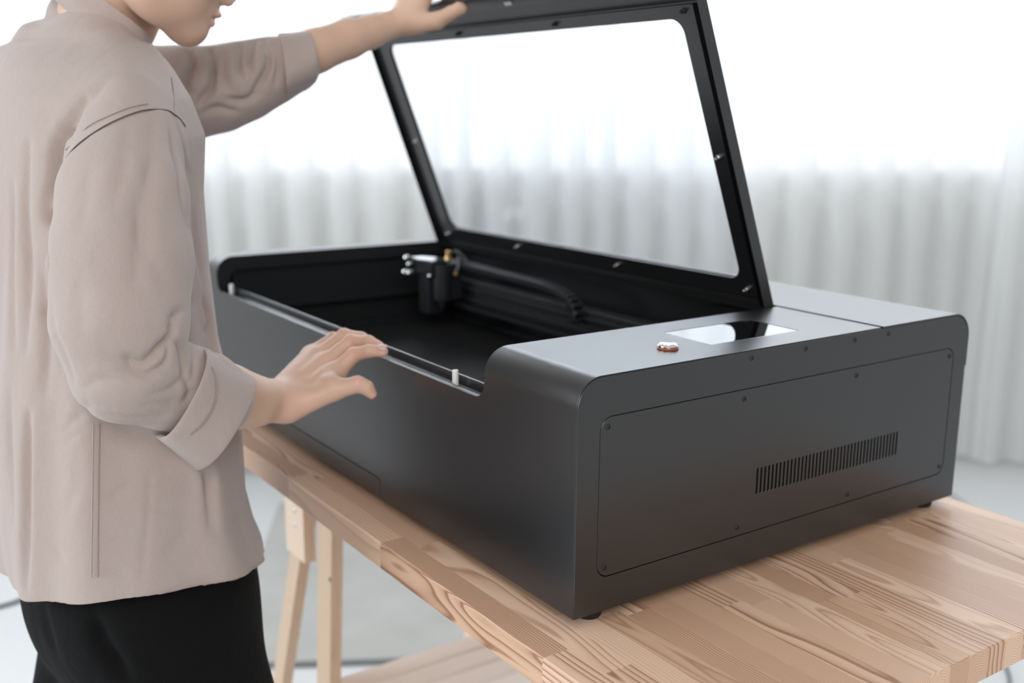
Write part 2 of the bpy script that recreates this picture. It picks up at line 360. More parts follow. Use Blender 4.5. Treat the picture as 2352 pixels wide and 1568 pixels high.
# trestles: two A-shaped pairs of legs, a top beam, shelf slats
def lean(p, q, w, t, long_axis):
    """matrix-built board from p to q (centre line), w wide along long_axis, t thick"""
    p, q = Vector(p), Vector(q); d = (q-p); L = d.length; z = d.normalized(); x = Vector(long_axis); x = (x-z*x.dot(z)).normalized(); y = z.cross(x)
    return Matrix(((x.x, y.x, z.x, p.x), (x.y, y.y, z.y, p.y), (x.z, y.z, z.z, p.z), (0, 0, 0, 1))), L
def trestle(yc, seed, label):
    """yc = centre of the top beam; the near legs stand almost upright, the far ones splay"""
    rnd = random.Random(seed); t = empty('trestle', (.30, yc, ZF), label, 'trestle')
    plank('top_beam', (.045, yc-.030, -TT-.095), (.57, yc+.035, -TT-.0002), M['pine'], t, rnd, 0)
    for xl in (.085, .50):
        out = -1 if xl < .2 else 1
        for y0, y1, w_ in ((yc-.122, yc-.050, .050), (yc-.068, yc+.222, .038)):
            m, L = lean((xl, y0, -TT-.006), (xl, y1, ZF+.003), w_, .02, (0, 1, 0))
            lg = plank('leg', (-w_/2, -.010, 0), (w_/2, .010, L), M['pine'], t, rnd, 2, mtx=m)
            if y0 < yc-.1:
                for zz in (.20, .45): pp = m @ Vector((-w_/2+.004, 0, zz)); link('knot', pymesh(*cyl_data(pp+Vector((out*.0098, 0, 0)), (out, 0, 0), .0035, .0006, 14)), mat('dark_knot', (.06, .035, .03), .6), lg)
        up = plank('upright_post', (xl+out*.011-.010, yc-.055, -.235), (xl+out*.011+.010, yc+.018, -TT-.002), M['pine'], t, rnd, 2)
        for zz in (-.155, -.18):
            link('screw', pymesh(*cyl_data((xl+out*.0205, yc-.022, zz), (out, 0, 0), .0055, .0022, 14, .001)), M['steel'], up)
        plank('cross_rail', (xl+.012, yc-.40, -.485), (xl+.030, yc-.075, -.455), M['pine'], t, rnd, 1)
    for k in range(7): y1 = .752-k*.0495; plank('shelf_slat', (.085, y1-.040, -.455), (.62, y1, -.440), M['plank'], t, rnd, 0)
    return t
trestle(.822, 5, 'pale pine trestle under the worktop with a shelf of whitish slats')
# ---------------------------------------------------------------- laser cutter
W, D, H, ZB, R1 = .965, .587, .24, .012, .028
OY0, OY1, ZL, XS = .150, .922, .1875, .4225
mc = empty('laser_cutter', (D/2, W/2, 0), 'large matte black desktop laser cutting machine with its lid held open, on the worktop', 'machine')
Lv = H-R1-ZB; La = R1*math.pi/2
def wrap(s, y, off=0):
    """point on the folded front/top sheet, s measured up the front face from its lower edge"""
    r = R1-off
    if s <= Lv: return (off, y, ZB+s)
    if s <= Lv+La: a = (s-Lv)/R1; return (R1-r*math.cos(a), y, H-R1+r*math.sin(a))
    return (R1+(s-Lv-La), y, H-off)
def wrap_solid(y0, y1):
    """closed folded sheet between two y values"""
    o = [wrap(0, 0)]+[wrap(Lv+La*k/16, 0) for k in range(17)]+[wrap(ST, 0)]
    i = [wrap(0, 0, .0016)]+[wrap(Lv+La*k/16, 0, .0016) for k in range(17)]+[wrap(ST, 0, .0016)]
    return pymesh(*prism_data([(p[0], p[2]) for p in o]+[(p[0], p[2]) for p in reversed(i)], lambda u, v, d: (u, d, v), y0, y1))
ST = Lv+La+(XS-R1)
BV = ('BEVEL', dict(width=.0005, segments=2, limit_method='ANGLE', angle_limit=math.radians(50)))
sl = ZL-ZB; fr_ = .018; fp = [(OY0, ZB), (OY0, ZL+fr_)]
fp += [(OY0+fr_-fr_*math.cos(math.pi/2*k/10), ZL+fr_-fr_*math.sin(math.pi/2*k/10)) for k in range(1, 11)]
fp += [(OY1-fr_+fr_*math.cos(math.pi/2*k/10), ZL+fr_-fr_*math.sin(math.pi/2*k/10)) for k in range(10, 0, -1)]
fp += [(OY1, ZL+fr_), (OY1, ZB)]
# recess for the door low on the front, for the screen and the button hole
yz = lambda u, v, d: (d, u, v)
xz = lambda u, v, d: (u, d, v)
xy = lambda u, v, d: (u, v, d)
front = cut(pymesh(*prism_data(fp, yz, 0, .0016)), pymesh(*prism_data(rrect(.378, ZB-.01, .91, .0365, (0, 0, .008, .008)), yz, -.01, .01)))
console = cut(wrap_solid(.0008, OY0), pymesh(*prism_data(rrect(.2015, .039, .3325, .111, .0015, 3), xy, H-.006, H+.01)))
me = modapply(fixn(front), ('BOOLEAN', dict(operation='UNION', solver='EXACT', cutter=fixn(console))))
me = modapply(fixn(me), ('BOOLEAN', dict(operation='UNION', solver='EXACT', cutter=fixn(wrap_solid(OY1, W-.0008)))))
bm = bmesh.new(); bm.from_mesh(me); bmesh.ops.remove_doubles(bm, verts=bm.verts[:], dist=2e-5); bmesh.ops.dissolve_limit(bm, angle_limit=math.radians(.8), verts=bm.verts[:], edges=bm.edges[:]); bmesh.ops.recalc_face_normals(bm, faces=bm.faces[:]); bm.to_mesh(me); bm.free()
me = modapply(me, BV)
shell = link('housing', me, M['shell'], mc, 30)
link('front_access_door', modapply(pymesh(*prism_data(rrect(.3796, ZB, .9084, .0349, (.0005, .0005, .007, .007)), yz, .0006, .004)), ('BEVEL', dict(width=.0004, segments=2, limit_method='ANGLE', angle_limit=.9))), M['shell'], mc)
link('door_backing', pymesh(*prism_data(rrect(.37, ZB, .92, .045, .001, 2), yz, .0042, .006)), M['groove'], mc)
# side sheets
def profile(inset=0, x1=D, rb=.030, n=12):
    """outline of the machine from the side, walking up the front, over the top, down the back"""
    P = [(inset, ZB+.0)]; r = R1-inset
    P += [(R1-r*math.cos(math.pi/2*k/n), H-R1+r*math.sin(math.pi/2*k/n)) for k in range(n+1)]
    r = rb-inset
    P += [(x1-rb+r*math.sin(math.pi/2*k/n), H-rb+r*math.cos(math.pi/2*k/n)) for k in range(n+1)]
    return P+[(x1-inset, ZB)]
PX0, PX1, PZ0, PZ1 = .0262, .5615, .0455, .2012
prof = [(u, v-(.0008 if v > .2 else 0)) for u, v in profile(.0004)]
sheet = cut(pymesh(*prism_data(prof, xz, -.0006, .0014)), pymesh(*prism_data(rrect(PX0, PZ0, PX1, PZ1, .014), xz, -.01, .01)))
sheet = modapply(sheet, ('BEVEL', dict(width=.0005, segments=2, limit_method='ANGLE', angle_limit=math.radians(50))))
link('side_panel', sheet, M['shell'], mc, 30)
link('side_panel', modapply(pymesh(*prism_data(profile(.0004), xz, W-.0014, W+.0004)), ('BEVEL', dict(width=.0005, segments=2, limit_method='ANGLE', angle_limit=.9))), M['shell'], mc, 30)
slots = []
for k in range(41):
    x0 = .2362+k*.00573; slots.append(prism_data(rrect(x0-.0013, .0858, x0+.0013, .1139, .00125, 4), xz, -.01, .01))
plate = cut(pymesh(*prism_data(rrect(PX0+.0007, PZ0+.0007, PX1-.0007, PZ1-.0007, .0134), xz, -.0004, .0012)), pymesh(*join_data(slots)))
ap = link('access_panel', modapply(plate, ('BEVEL', dict(width=.0003, segments=1, limit_method='ANGLE', angle_limit=math.radians(60)))), M['shell'], mc, 25)
ap['label'] = 'rounded side plate with a row of narrow vent slots'
link('vent_backing', pymesh(*prism_data(rrect(.004, .02, .55, .212, .01), xz, .006, .0075)), M['groove'], mc)  # near-black sheet that puts shade behind the vent slots and panel gap
def screw_data(p, n, r=.0030):
    n = Vector(n); p = Vector(p)
    return cyl_data(p-n*.0006, n, 0, 0, 20, 0, [(r*.98, 0), (r, .0005), (r*.86, .0012), (r*.5, .0013), (r*.46, .0003), (.0002, .0002)])
sc0 = None
def screw(p, n, parent, name='screw', m='screw', r=.0030): return link(name, pymesh(*screw_data(p, n, r)), M[m], parent, 30)
for x in (.2178, .2976, .3763, .4337, .520): screw((x, -.0006, .2316), (0, -1, 0), mc) if x < .5 else None
for x in (.0356, .2105, .3837, .5535):
    for z in (.0552, .1912): screw((x, -.0006, z), (0, -1, 0), ap)
# rear cover, wraps over the back
rb = .030; cov = [(XS+.0006, H-.0012), (XS+.0006, H+.0006), (XS+.0012, H+.0010)]
cov = [(XS+.0008, H-.0010), (XS+.0008, H+.0003), (XS+.0014, H+.0009)]
cov += [(D+.0010-rb+rb*math.sin(math.pi/2*k/14), H+.0009-rb+rb*math.cos(math.pi/2*k/14)) for k in range(15)]
cov += [(D+.0010, .176), (D-.0008, .176)]
cov += [(D-.0008-(rb-.0018)+(rb-.0018)*math.sin(math.pi/2*k/14), H-.0009-(rb-.0018)+(rb-.0018)*math.cos(math.pi/2*k/14)) for k in range(14, -1, -1)]
link('rear_cover', modapply(pymesh(*prism_data(cov, xz, -.0008, W+.0006)), ('BEVEL', dict(width=.0004, segments=2, limit_method='ANGLE', angle_limit=math.radians(50)))), M['shell'], mc, 30)
box('back_panel', (D-.004, .001, ZB), (D-.001, W-.001, .20), M['shell'], mc)
box('bottom_plate', (.002, .002, ZB), (D-.002, W-.002, ZB+.003), M['inner'], mc)
for x in (.022, D-.045):
    for y in (.020, W-.03): lathe('foot', (x+.012, y, 0), (0, 0, 1), [(.011, 0), (.0125, .002), (.0135, .0115), (.0135, .0121)], M['rubber'], mc)
# work chamber
bm = bmesh.new()
add_box(bm, (.030, OY0+.006, .07), (.033, OY1+.012, .1805))            # front inner wall
add_box(bm, (.455, OY0+.006, .07), (.458, OY1+.012, .236))             # rear inner wall
add_box(bm, (.030, OY0+.004, .07), (.458, OY0+.007, .2375))            # wall below the console
add_box(bm, (.030, OY1+.012, .07), (.458, OY1+.015, .2375))            # far side wall
add_box(bm, (.030, OY0+.004, .07), (.458, OY1+.015, .073))
link('work_chamber', bm_mesh(bm), M['inner'], mc)
rim = [(u, v) for u, v in profile(.0016, XS+.04)]; rim_in = [(.020, ZL-.01), (.020, .2165), (.024, .2205), (XS+.03, .2205)]
o_ = [(.0018, ZL-.004)]+[(R1-(R1-.0018)*math.cos(math.pi/2*k/10), H-R1+(R1-.0018)*math.sin(math.pi/2*k/10)) for k in range(11)]+[(XS+.03, H-.0018)]
i_ = [(XS+.03, .218), (.036, .218)]+[(.036-.014*math.sin(math.pi/2*k/6), .204+.014*math.cos(math.pi/2*k/6)) for k in range(7)]+[(.022, ZL-.004)]
link('opening_flange', pymesh(*prism_data(o_+i_, xz, OY1, OY1+.0015)), M['inner'], mc)
link('opening_flange', pymesh(*prism_data(o_+i_, xz, OY0-.0015, OY0)), M['inner'], mc)
# front lip: rolled ledge with a raised inner edge
lipp = [(.0014, ZL-.006), (.0010, ZL-.0012), (.0013, ZL-.0003), (.0022, ZL+.0004), (.0070, ZL+.0002), (.0080, ZL-.0008), (.0088, ZL-.0040), (.0168, ZL-.0042), (.0180, ZL-.0030), (.0184, ZL+.0066), (.0190, ZL+.0074), (.0212, ZL+.0074), (.0218, ZL+.006), (.0220, ZL-.01)]
link('front_lip', modapply(pymesh(*prism_data(lipp, xz, OY0+.0005, OY1-.0005)), ('BEVEL', dict(width=.0004, segments=2, limit_method='ANGLE', angle_limit=.5))), mat('lip_coat', (.02, .021, .024), .28, 0, 1.0), mc, 30)
for y in (.2215, .886):
    p = empty('stop_post', (.0105, y, ZL-.0034)); p.parent = mc; p.location = Vector((.0105, y, ZL-.0034))-Vector(mc.location)
    bpy.data.objects.remove(p)
    pp = link('stop_post', pymesh(*cyl_data((.0105, y, ZL-.0038), (0, 0, 1), 0, 0, 24, 0, [(.0034, 0), (.0034, .0172), (.0030, .0180), (.0022, .0180), (.0021, .0160), (.0002, .0158)])), M['post'], mc, 30)
    pp['label'] = 'short white stop post'
    link('washer', pymesh(*cyl_data((.0105, y, ZL-.0038), (0, 0, 1), 0, 0, 24, 0, [(.0058, 0), (.0056, .001), (.0036, .0012)])), M['rubber'], pp)
# cutting bed: slatted honeycomb with a frame
bed = box('cutting_bed', (.045, OY0+.012, .088), (.44, OY1+.006, .095), M['inner'], mc)
bm = bmesh.new()
for k in range(98):
    y0 = .17+k*.00765; add_box(bm, (.055, y0, .094), (.43, y0+.0028, .1025))
bd = link('bed_grille', bm_mesh(bm), M['bed'], bed); 
bm = bmesh.new()
for lo, hi in (((.045, OY1-.016, .094), (.44, OY1+.006, .112)), ((.045, OY0+.012, .094), (.44, OY0+.022, .112)), ((.036, OY0+.012, .094), (.055, OY1+.006, .108)), ((.43, OY0+.012, .094), (.45, OY1+.006, .108))): add_box(bm, lo, hi, .001)
link('bed_frame', bm_mesh(bm), M['plastic'], bed)
# gantry: cross beam, toothed belt, cable chain and cutting head
gx = .372
gn = empty('cutting_gantry', (gx, .54, .17)); gn.parent = mc; gn.location = Vector((gx, .54, .17))-Vector(mc.location)
bm = bmesh.new(); add_box(bm, (gx+.004, OY0+.02, .150), (gx+.034, OY1-.004, .190), .002); add_box(bm, (gx-.002, OY0+.02, .158), (gx+.006, OY1-.004, .166), .001); add_box(bm, (gx-.001, OY0+.02, .176), (gx+.006, OY1-.004, .182), .001)
link('cross_beam', bm_mesh(bm), M['inner'], gn)
chain = [(gx-.004, .835, .216), (gx-.004, .78, .2185), (gx-.004, .70, .2175), (gx-.004, .60, .216), (gx-.004, .54, .2145), (gx-.004, .50, .208), (gx-.004, .474, .196), (gx-.004, .468, .180), (gx-.004, .478, .170)]
pts = spline(chain, 8)
cd = []
tot = 0; acc = 0; last = pts[0]
dens = [pts[0]]
for p in pts[1:]:
    while (p-last).length > .0095: last = last+(p-last).normalized()*.0095; dens.append(last.copy())
for i in range(len(dens)-1):
    a, b = dens[i], dens[i+1]; t = (b-a).normalized(); up = Vector((1, 0, 0)).cross(t).normalized(); Mx = Matrix(((1, t.x, up.x, (a.x+b.x)/2), (0, t.y, up.y, (a.y+b.y)/2), (0, t.z, up.z, (a.z+b.z)/2), (0, 0, 0, 1)))
    bm = bmesh.new(); add_box(bm, (-.009, -.0038, -.007), (.009, .0038, .007), .0014, 1); add_box(bm, (-.0105, -.0060, -.0045), (-.0075, .0060, .0045), .001, 1); add_box(bm, (.0075, -.0060, -.0045), (.0105, .0060, .0045), .001, 1)
    for v in bm.verts: v.co = Mx @ v.co
    link('chain_link', bm_mesh(bm), M['plastic'], gn)
bm = bmesh.new()
add_box(bm, (gx-.010, .43, .146), (gx+.006, .80, .152), .0008)
for k in range(60): y0 = .435+k*.006; add_box(bm, (gx-.009, y0, .152), (gx-.001, y0+.0032, .1545))
link('toothed_rack', bm_mesh(bm), M['plastic'], gn)
hd = empty('cutting_head', (gx-.03, .82, .14)); hd.parent = mc; hd.location = Vector((gx-.03, .82, .14))-Vector(mc.location)
hx, hy = .330, .800
box('carriage', (hx-.006, hy-.020, .160), (hx+.038, hy+.024, .221), M['plastic'], hd, .003)
mtp = link('mirror_plate', pymesh(*prism_data([(hx-.030, hy+.010), (hx-.018, hy-.020), (hx+.010, hy-.026), (hx+.016, hy+.006), (hx-.006, hy+.040), (hx-.026, hy+.040)], xy, .2255, .2285)), M['mirror'], hd)
mtp['label'] = 'shiny top plate of the cutting head'
box('mirror_mount', (hx-.022, hy-.018, .203), (hx+.008, hy+.034, .2250), M['plastic'], hd, .002)
box('head_bracket', (hx-.018, hy-.002, .136), (hx+.014, hy+.030, .205), M['plastic'], hd, .003)
lathe('lens_tube', (hx+.002, hy-.014, .221), (0, 0, -1), [(.0155, 0), (.0155, .052), (.0145, .060), (.0095, .064)], M['plastic'], hd)
lathe('nozzle', (hx+.002, hy-.014, .1575), (0, 0, -1), [(.0085, 0), (.0080, .004), (.0030, .0125), (.0016, .0135)], mat('nozzle_metal', (.3, .31, .34), .3, 1), hd)
for p, r_, m_ in (((hx-.032, hy+.044, .227), .0042, 'steel'), ((hx-.032, hy+.034, .2175), .0036, 'steel'), ((hx-.034, hy+.046, .203), .0042, 'steel'), ((hx-.034, hy+.030, .2035), .0042, 'steel'), ((hx-.020, hy-.014, .203), .0032, 'steel')):
    lathe('adjusting_screw', p, (-.8, -.6, .1), [(r_*.8, -.008), (r_, -.007), (r_, .003), (r_*.7, .005), (r_*.2, .0055)], M[m_], hd, 16)
lathe('air_fitting', (hx+.012, hy-.018, .2285), (0, 0, 1), [(.006, 0), (.006, .004), (.0045, .005), (.0045, .013), (.003, .015)], M['brass'], hd, 16)
lathe('air_fitting', (hx+.018, hy-.030, .206), (-.5, -.8, 0), [(.004, -.004), (.004, .002), (.003, .004)], M['brass'], hd, 16)
tube('air_hose', spline([(hx+.012, hy-.018, .236), (hx+.024, hy-.020, .240), (hx+.034, hy-.030, .232), (hx+.036, hy-.048, .216), (gx-.004, hy-.03, .217)], 6), .0034, M['plastic'], hd)
tube('air_hose', spline([(hx+.022, hy-.026, .208), (hx+.026, hy-.026, .220), (hx+.030, hy-.022, .232), (hx+.036, hy-.020, .236)], 6), .0030, mat('hose', (.12, .13, .15), .3), hd)
# side rail and motor box at the left wall
bm = bmesh.new(); add_box(bm, (.06, OY1-.004, .150), (.44, OY1+.010, .160), .001); link('linear_rail', bm_mesh(bm), M['inner'], mc)
# screen and start button on the console
link('touch_screen', modapply(pymesh(*prism_data(rrect(.2022, .0397, .3318, .1103, .001, 3), xy, H-.004, H-.0003)), ('BEVEL', dict(width=.0003, segments=2, limit_method='ANGLE', angle_limit=.9))), M['glass_black'], mc)['label'] = 'glossy black touch screen set into the console'
bt = empty('start_button', (.1525, .0505, H)); bt.parent = mc; bt.location = Vector((.1525, .0505, H))-Vector(mc.location)
lathe('button_flange', (.1525, .0505, H-.001), (0, 0, 1), [(.0098, 0), (.0108, .0012), (.0108, .0022), (.0100, .0030)], M['orange'], bt, 40)
lathe('button_bezel', (.1525, .0505, H), (0, 0, 1), [(.0104, .0018), (.0106, .0026), (.0104, .0036), (.0088, .0048), (.0080, .0046), (.0070, .0046), (.0068, .0052), (.0040, .0056), (.0002, .0057)], M['ring'], bt, 40)
# ---------------------------------------------------------------- lid
TH = math.radians(68.8); HX, HZ = .4185, H
lid = empty('lid', (HX, (OY0+OY1)/2, HZ)); lid.parent = mc; lid.location = Vector((HX, (OY0+OY1)/2, HZ))-Vector(mc.location)
LR = Matrix.Translation((HX, 0, HZ)) @ Matrix.Rotation(TH, 4, 'Y')    # closed pose: lid runs towards -x; z up
# local coordinates: a = distance from hinge (towards the front), y, n = outward normal
def LP(a, y, n): return tuple(LR @ Vector((-a, y, n)))
LY0, LY1, LL = OY0+.0015, OY1-.0015, .4170
S0, S1, WY0, WY1 = .034, .3555, .190, .873
def lid_skin(off, th, y0, y1, aend, drop, hole):
    """outer sheet with its front rolled down; returned with thickness"""
    r = R1-off*0; pr = [(-.002, 0)]
    aF = aend-R1
    return aF
def lidwrap(s, n0=0):
    aF = LL-R1; r = R1-n0
    if s <= aF: return (s, -n0)
    if s <= aF+La: t = (s-aF)/R1; return (aF+r*math.sin(t), -R1+r*math.cos(t))
    return (LL-n0, -R1-(s-aF-La))
sEnd = LL-R1+La+(H-ZL-R1)-.008
def lidsheet(n0, th, ylo, yhi, hole):
    V, F = [], []
    ss = [0, .017]+[S0]+[S0+.015*(1-math.cos(math.pi/2*k/6)) for k in range(1, 7)]
    ys = []
    # rectangular grid with a rounded window: outline sewn to a frame of points
    hole_p = rrect(S0, WY0, S1, WY1, .018, 8)
    bm = bmesh.new()
    aF = LL-R1
    outer = [(0, ylo), (aF, ylo), (aF, yhi), (0, yhi)]
    ov = [bm.verts.new((s, y, 0)) for s, y in outer]; hv = [bm.verts.new((s, y, 0)) for s, y in hole_p]
    es = [bm.edges.new((ov[i], ov[(i+1) % 4])) for i in range(4)]+[bm.edges.new((hv[i], hv[(i+1) % len(hv)])) for i in range(len(hv))]
    bmesh.ops.triangle_fill(bm, use_beauty=True, use_dissolve=False, edges=es)
    for f in list(bm.faces):
        c = f.calc_center_median()
        if S0+.02 < c.x < S1-.02 and WY0+.02 < c.y < WY1-.02 and all(v in hv for v in f.verts): bm.faces.remove(f)
    if hole:
        prev = [ov[1], ov[2]]
        for k in range(1, 13):
            s = aF+La*k/12; nv = [bm.verts.new((s, ylo, 0)), bm.verts.new((s, yhi, 0))]; bm.faces.new((prev[0], nv[0], nv[1], prev[1])); prev = nv
        nv = [bm.verts.new((sEnd, ylo, 0)), bm.verts.new((sEnd, yhi, 0))]; bm.faces.new((prev[0], nv[0], nv[1], prev[1]))
    for v in bm.verts:
        a, n = lidwrap(v.co.x, n0); v.co = LP(a, v.co.y, n)
    bmesh.ops.recalc_face_normals(bm, faces=bm.faces[:])
    nrm = LR.to_3x3() @ Vector((0, 0, 1))
    if sum((f.normal.dot(nrm))*f.calc_area() for f in bm.faces) < 0: bmesh.ops.reverse_faces(bm, faces=bm.faces[:])
    me = bpy.data.meshes.new('m'); bm.to_mesh(me); bm.free()
    return modapply(me, ('SOLIDIFY', dict(thickness=th, offset=-1)))
lf = link('lid_frame', lidsheet(0, .0016, LY0, LY1, True), M['shell'], lid, 30)
# side flanges (follow the rolled front) and the inner flat frame that carries the pane
def flange(y0, y1):
    oo = [(0, -.0012)]+[lidwrap(LL-R1+La*k/12, .0012) for k in range(13)]+[lidwrap(sEnd, .0012)]
    ii = [(LL-.013, lidwrap(sEnd)[1])]+[(LL-R1+(R1-.013)*math.sin(math.pi/2*k/8), -R1+(R1-.013)*math.cos(math.pi/2*k/8)) for k in range(8, -1, -1)]+[(0, -.015)]
    return pymesh(*prism_data(oo+ii, lambda u, v, d: LP(u, d, v), y0, y1))
link('lid_flange', modapply(flange(LY0, LY0+.0016), ('BEVEL', dict(width=.0004, segments=1, limit_method='ANGLE', angle_limit=.9))), M['shell'], lid, 30)
link('lid_flange', flange(LY1-.0016, LY1), M['shell'], lid, 30)
bx = []
def lbox(bm, a0, a1, y0, y1, n0, n1, bev=0):
    vs = add_box(bm, (a0, y0, n0), (a1, y1, n1), bev)
    for v in {v for v in vs if v.is_valid}: v.co = Vector(LP(v.co.x, v.co.y, v.co.z))
bm = bmesh.new(); lbox(bm, 0, .0016, LY0, LY1, -.016, -.001); lbox(bm, .372, .3735, LY0+.002, LY1-.002, -.0100, -.0016)
lbox(bm, .0016, .372, LY0+.014, LY0+.0152, -.0085, -.0016); lbox(bm, .0016, .372, LY1-.0152, LY1-.014, -.0085, -.0016); lbox(bm, .010, .0112, LY0+.014, LY1-.014, -.0085, -.0016)
link('lid_stiffener', bm_mesh(bm), M['shell'], lid)
inner = cut(pymesh(*prism_data(rrect(.0125, LY0+.017, .370, LY1-.017, .004, 3), lambda u, v, d: LP(u, v, d), -.0060, -.0045)), pymesh(*prism_data(rrect(S0, WY0, S1, WY1, .018), lambda u, v, d: LP(u, v, d), -.02, .01)))
link('pane_retainer', inner, M['shell'], lid)
link('window_pane', pymesh(*prism_data(rrect(.020, WY0-.012, .366, WY1+.012, .01), lambda u, v, d: LP(u, v, d), -.0040, -.0020)), M['pane'], lid)['label'] = 'clear acrylic window'
nin = tuple(-(LR.to_3x3() @ Vector((0, 0, 1))))
for a, y in ((.3635, .1835), (.3635, .4165), (.3635, .649), (.3635, .883), (.193, .1805), (.193, .884), (.0215, .1835), (.0215, .428), (.0215, .672), (.0215, .884)):
    V, F = cyl_data(LP(a, y, -.0060), nin, 0, 0, 16, 0, [(.0034, 0), (.0034, .0018), (.0020, .0020), (.0018, .0062), (.0012, .0068)]); link('stud', pymesh(V, F), M['steel'] if a < .3 else M['screw'], lid)
# grip slot, its metal edge and the small reflective tab on the rolled front
def lw(s, y, n0): a, n = lidwrap(s, n0); return LP(a, y, n)
def patch(s0, s1, y0, y1, n0, n1, k=6):
    V = [lw(s0+(s1-s0)*i/k, y, n) for n in (n0, n1) for i in range(k+1) for y in (y0, y1)]; q = 2*(k+1); F = []
    for i in range(k): a = 2*i; F += [(a, a+1, a+3, a+2), (q+a, q+a+2, q+a+3, q+a+1), (a, a+2, q+a+2, q+a), (a+1, q+a+1, q+a+3, a+3)]
    F += [(0, q, q+1, 1), (2*k, 2*k+1, q+2*k+1, q+2*k)]; return pymesh(V, F)
link('grip_recess', patch(sEnd-.034, sEnd-.006, .545, .655, .0016, .0022), M['plastic'], lid)
link('grip_edge', patch(sEnd-.036, sEnd-.033, .543, .657, .0016, .0027), mat('grip_metal', (.3, .31, .32), .3, .8), lid)
link('reflector_tab', patch(.3935, .3995, .502, .518, .0017, .0032), M['post'], lid)['label'] = 'small white tab'
for y in (OY0+.06, OY1-.06):
    V, F = cyl_data((HX+.002, y-.03, HZ-.008), (0, 1, 0), .005, .06, 16, .0005); link('hinge', pymesh(V, F), M['plastic'], lid)
# ---------------------------------------------------------------- implicit surfaces for the person
def seg_d(P, a, b, ra, rb):
    a = np.array(a, np.float32); b = np.array(b, np.float32); ab = b-a; t = np.clip(((P-a) @ ab)/max(float(ab @ ab), 1e-12), 0, 1)
    return np.linalg.norm(P-a-t[:, None]*ab, axis=1)-(ra+(rb-ra)*t)
def chain_d(P, pts, k=None):
    """pts = [((x, y, z), r), ...] smoothly joined round cones"""
    d = None
    for (a, ra), (b, rb) in zip(pts[:-1], pts[1:]):
        s = seg_d(P, a, b, ra, rb); d = s if d is None else (np.minimum(d, s) if not k else smin(d, s, k))
    return d
def smin(a, b, k):
    h = np.clip(.5+.5*(b-a)/k, 0, 1); return b+(a-b)*h-k*h*(1-h)
def smax(a, b, k): return -smin(-a, -b, k)
def ell_d(P, c, axes, rad):
    """ellipsoid with axes (rows) and radii"""
    q = (P-np.array(c, np.float32)) @ np.array(axes, np.float32).T; rad = np.array(rad, np.float32)
    k0 = np.linalg.norm(q/rad, axis=1); k1 = np.linalg.norm(q/rad**2, axis=1); return k0*(k0-1)/np.maximum(k1, 1e-9)
def surface(fn, lo, hi, h, blk=8, slack=1.6):
    """surface nets over an implicit function, evaluated only near the surface"""
    lo = np.array(lo, float); n = [int(math.ceil((b-a)/h/blk))*blk+1 for a, b in zip(lo, hi)]
    G = np.full(n, 9., np.float32); bs = [(m-1)//blk for m in n]
    bc = np.stack(np.meshgrid(*[np.arange(b) for b in bs], indexing='ij'), -1).reshape(-1, 3)
    cen = (lo+(bc*blk+blk/2)*h).astype(np.float32); d = fn(cen); act = np.abs(d) < blk*h*.87*slack
    for b_, dd in zip(bc[~act], d[~act]):
        if dd < 0: x, y, z = b_*blk; G[x:x+blk+1, y:y+blk+1, z:z+blk+1] = -9
    loc = np.stack(np.meshgrid(*[np.arange(blk+1)]*3, indexing='ij'), -1).reshape(-1, 3); A = bc[act]
    for i in range(0, len(A), 400):
        q = A[i:i+400]; idx = (q[:, None, :]*blk+loc[None]).reshape(-1, 3); v = fn((lo+idx*h).astype(np.float32)); G[idx[:, 0], idx[:, 1], idx[:, 2]] = v
    S = G < 0; N = [m-1 for m in n]
    corners = [(i, j, k) for i in (0, 1) for j in (0, 1) for k in (0, 1)]
    cnt = sum(S[i:i+N[0], j:j+N[1], k:k+N[2]].astype(np.int8) for i, j, k in corners); cell = (cnt > 0) & (cnt < 8)
    ci = np.argwhere(cell); vid = np.full(N, -1, np.int64); vid[cell] = np.arange(len(ci)); acc = np.zeros((len(ci), 3)); num = np.zeros(len(ci))
    for a in corners:
        for ax in range(3):
            if a[ax]: continue
            b = list(a); b[ax] = 1; ga = G[ci[:, 0]+a[0], ci[:, 1]+a[1], ci[:, 2]+a[2]]; gb = G[ci[:, 0]+b[0], ci[:, 1]+b[1], ci[:, 2]+b[2]]
            m = (ga < 0) != (gb < 0); t = np.where(m, ga/np.where(ga == gb, 1, ga-gb), 0); p = np.tile(np.array(a, float), (len(ci), 1)); p[:, ax] += t; acc[m] += p[m]; num[m] += 1
    V = lo+(ci+acc/num[:, None])*h; F = []
    for ax in range(3):
        u, w_ = [(1, 2), (2, 0), (0, 1)][ax]; sl = [slice(0, m) for m in n]; s0 = list(sl); s1 = list(sl); s0[ax] = slice(0, n[ax]-1); s1[ax] = slice(1, n[ax])
        ch = S[tuple(s0)] != S[tuple(s1)]; e = np.argwhere(ch); ok = (e[:, u] > 0) & (e[:, w_] > 0) & (e[:, u] < N[u]) & (e[:, w_] < N[w_]) & (e[:, ax] < N[ax]); e = e[ok]
        def c(du, dw): q = e.copy(); q[:, u] -= du; q[:, w_] -= dw; return vid[q[:, 0], q[:, 1], q[:, 2]]
        quad = np.stack([c(1, 1), c(0, 1), c(0, 0), c(1, 0)], 1); ins = S[e[:, 0], e[:, 1], e[:, 2]]
        quad[~ins] = quad[~ins][:, ::-1]; F.append(quad)
    F = np.concatenate(F); return V, F[(F >= 0).all(1)]
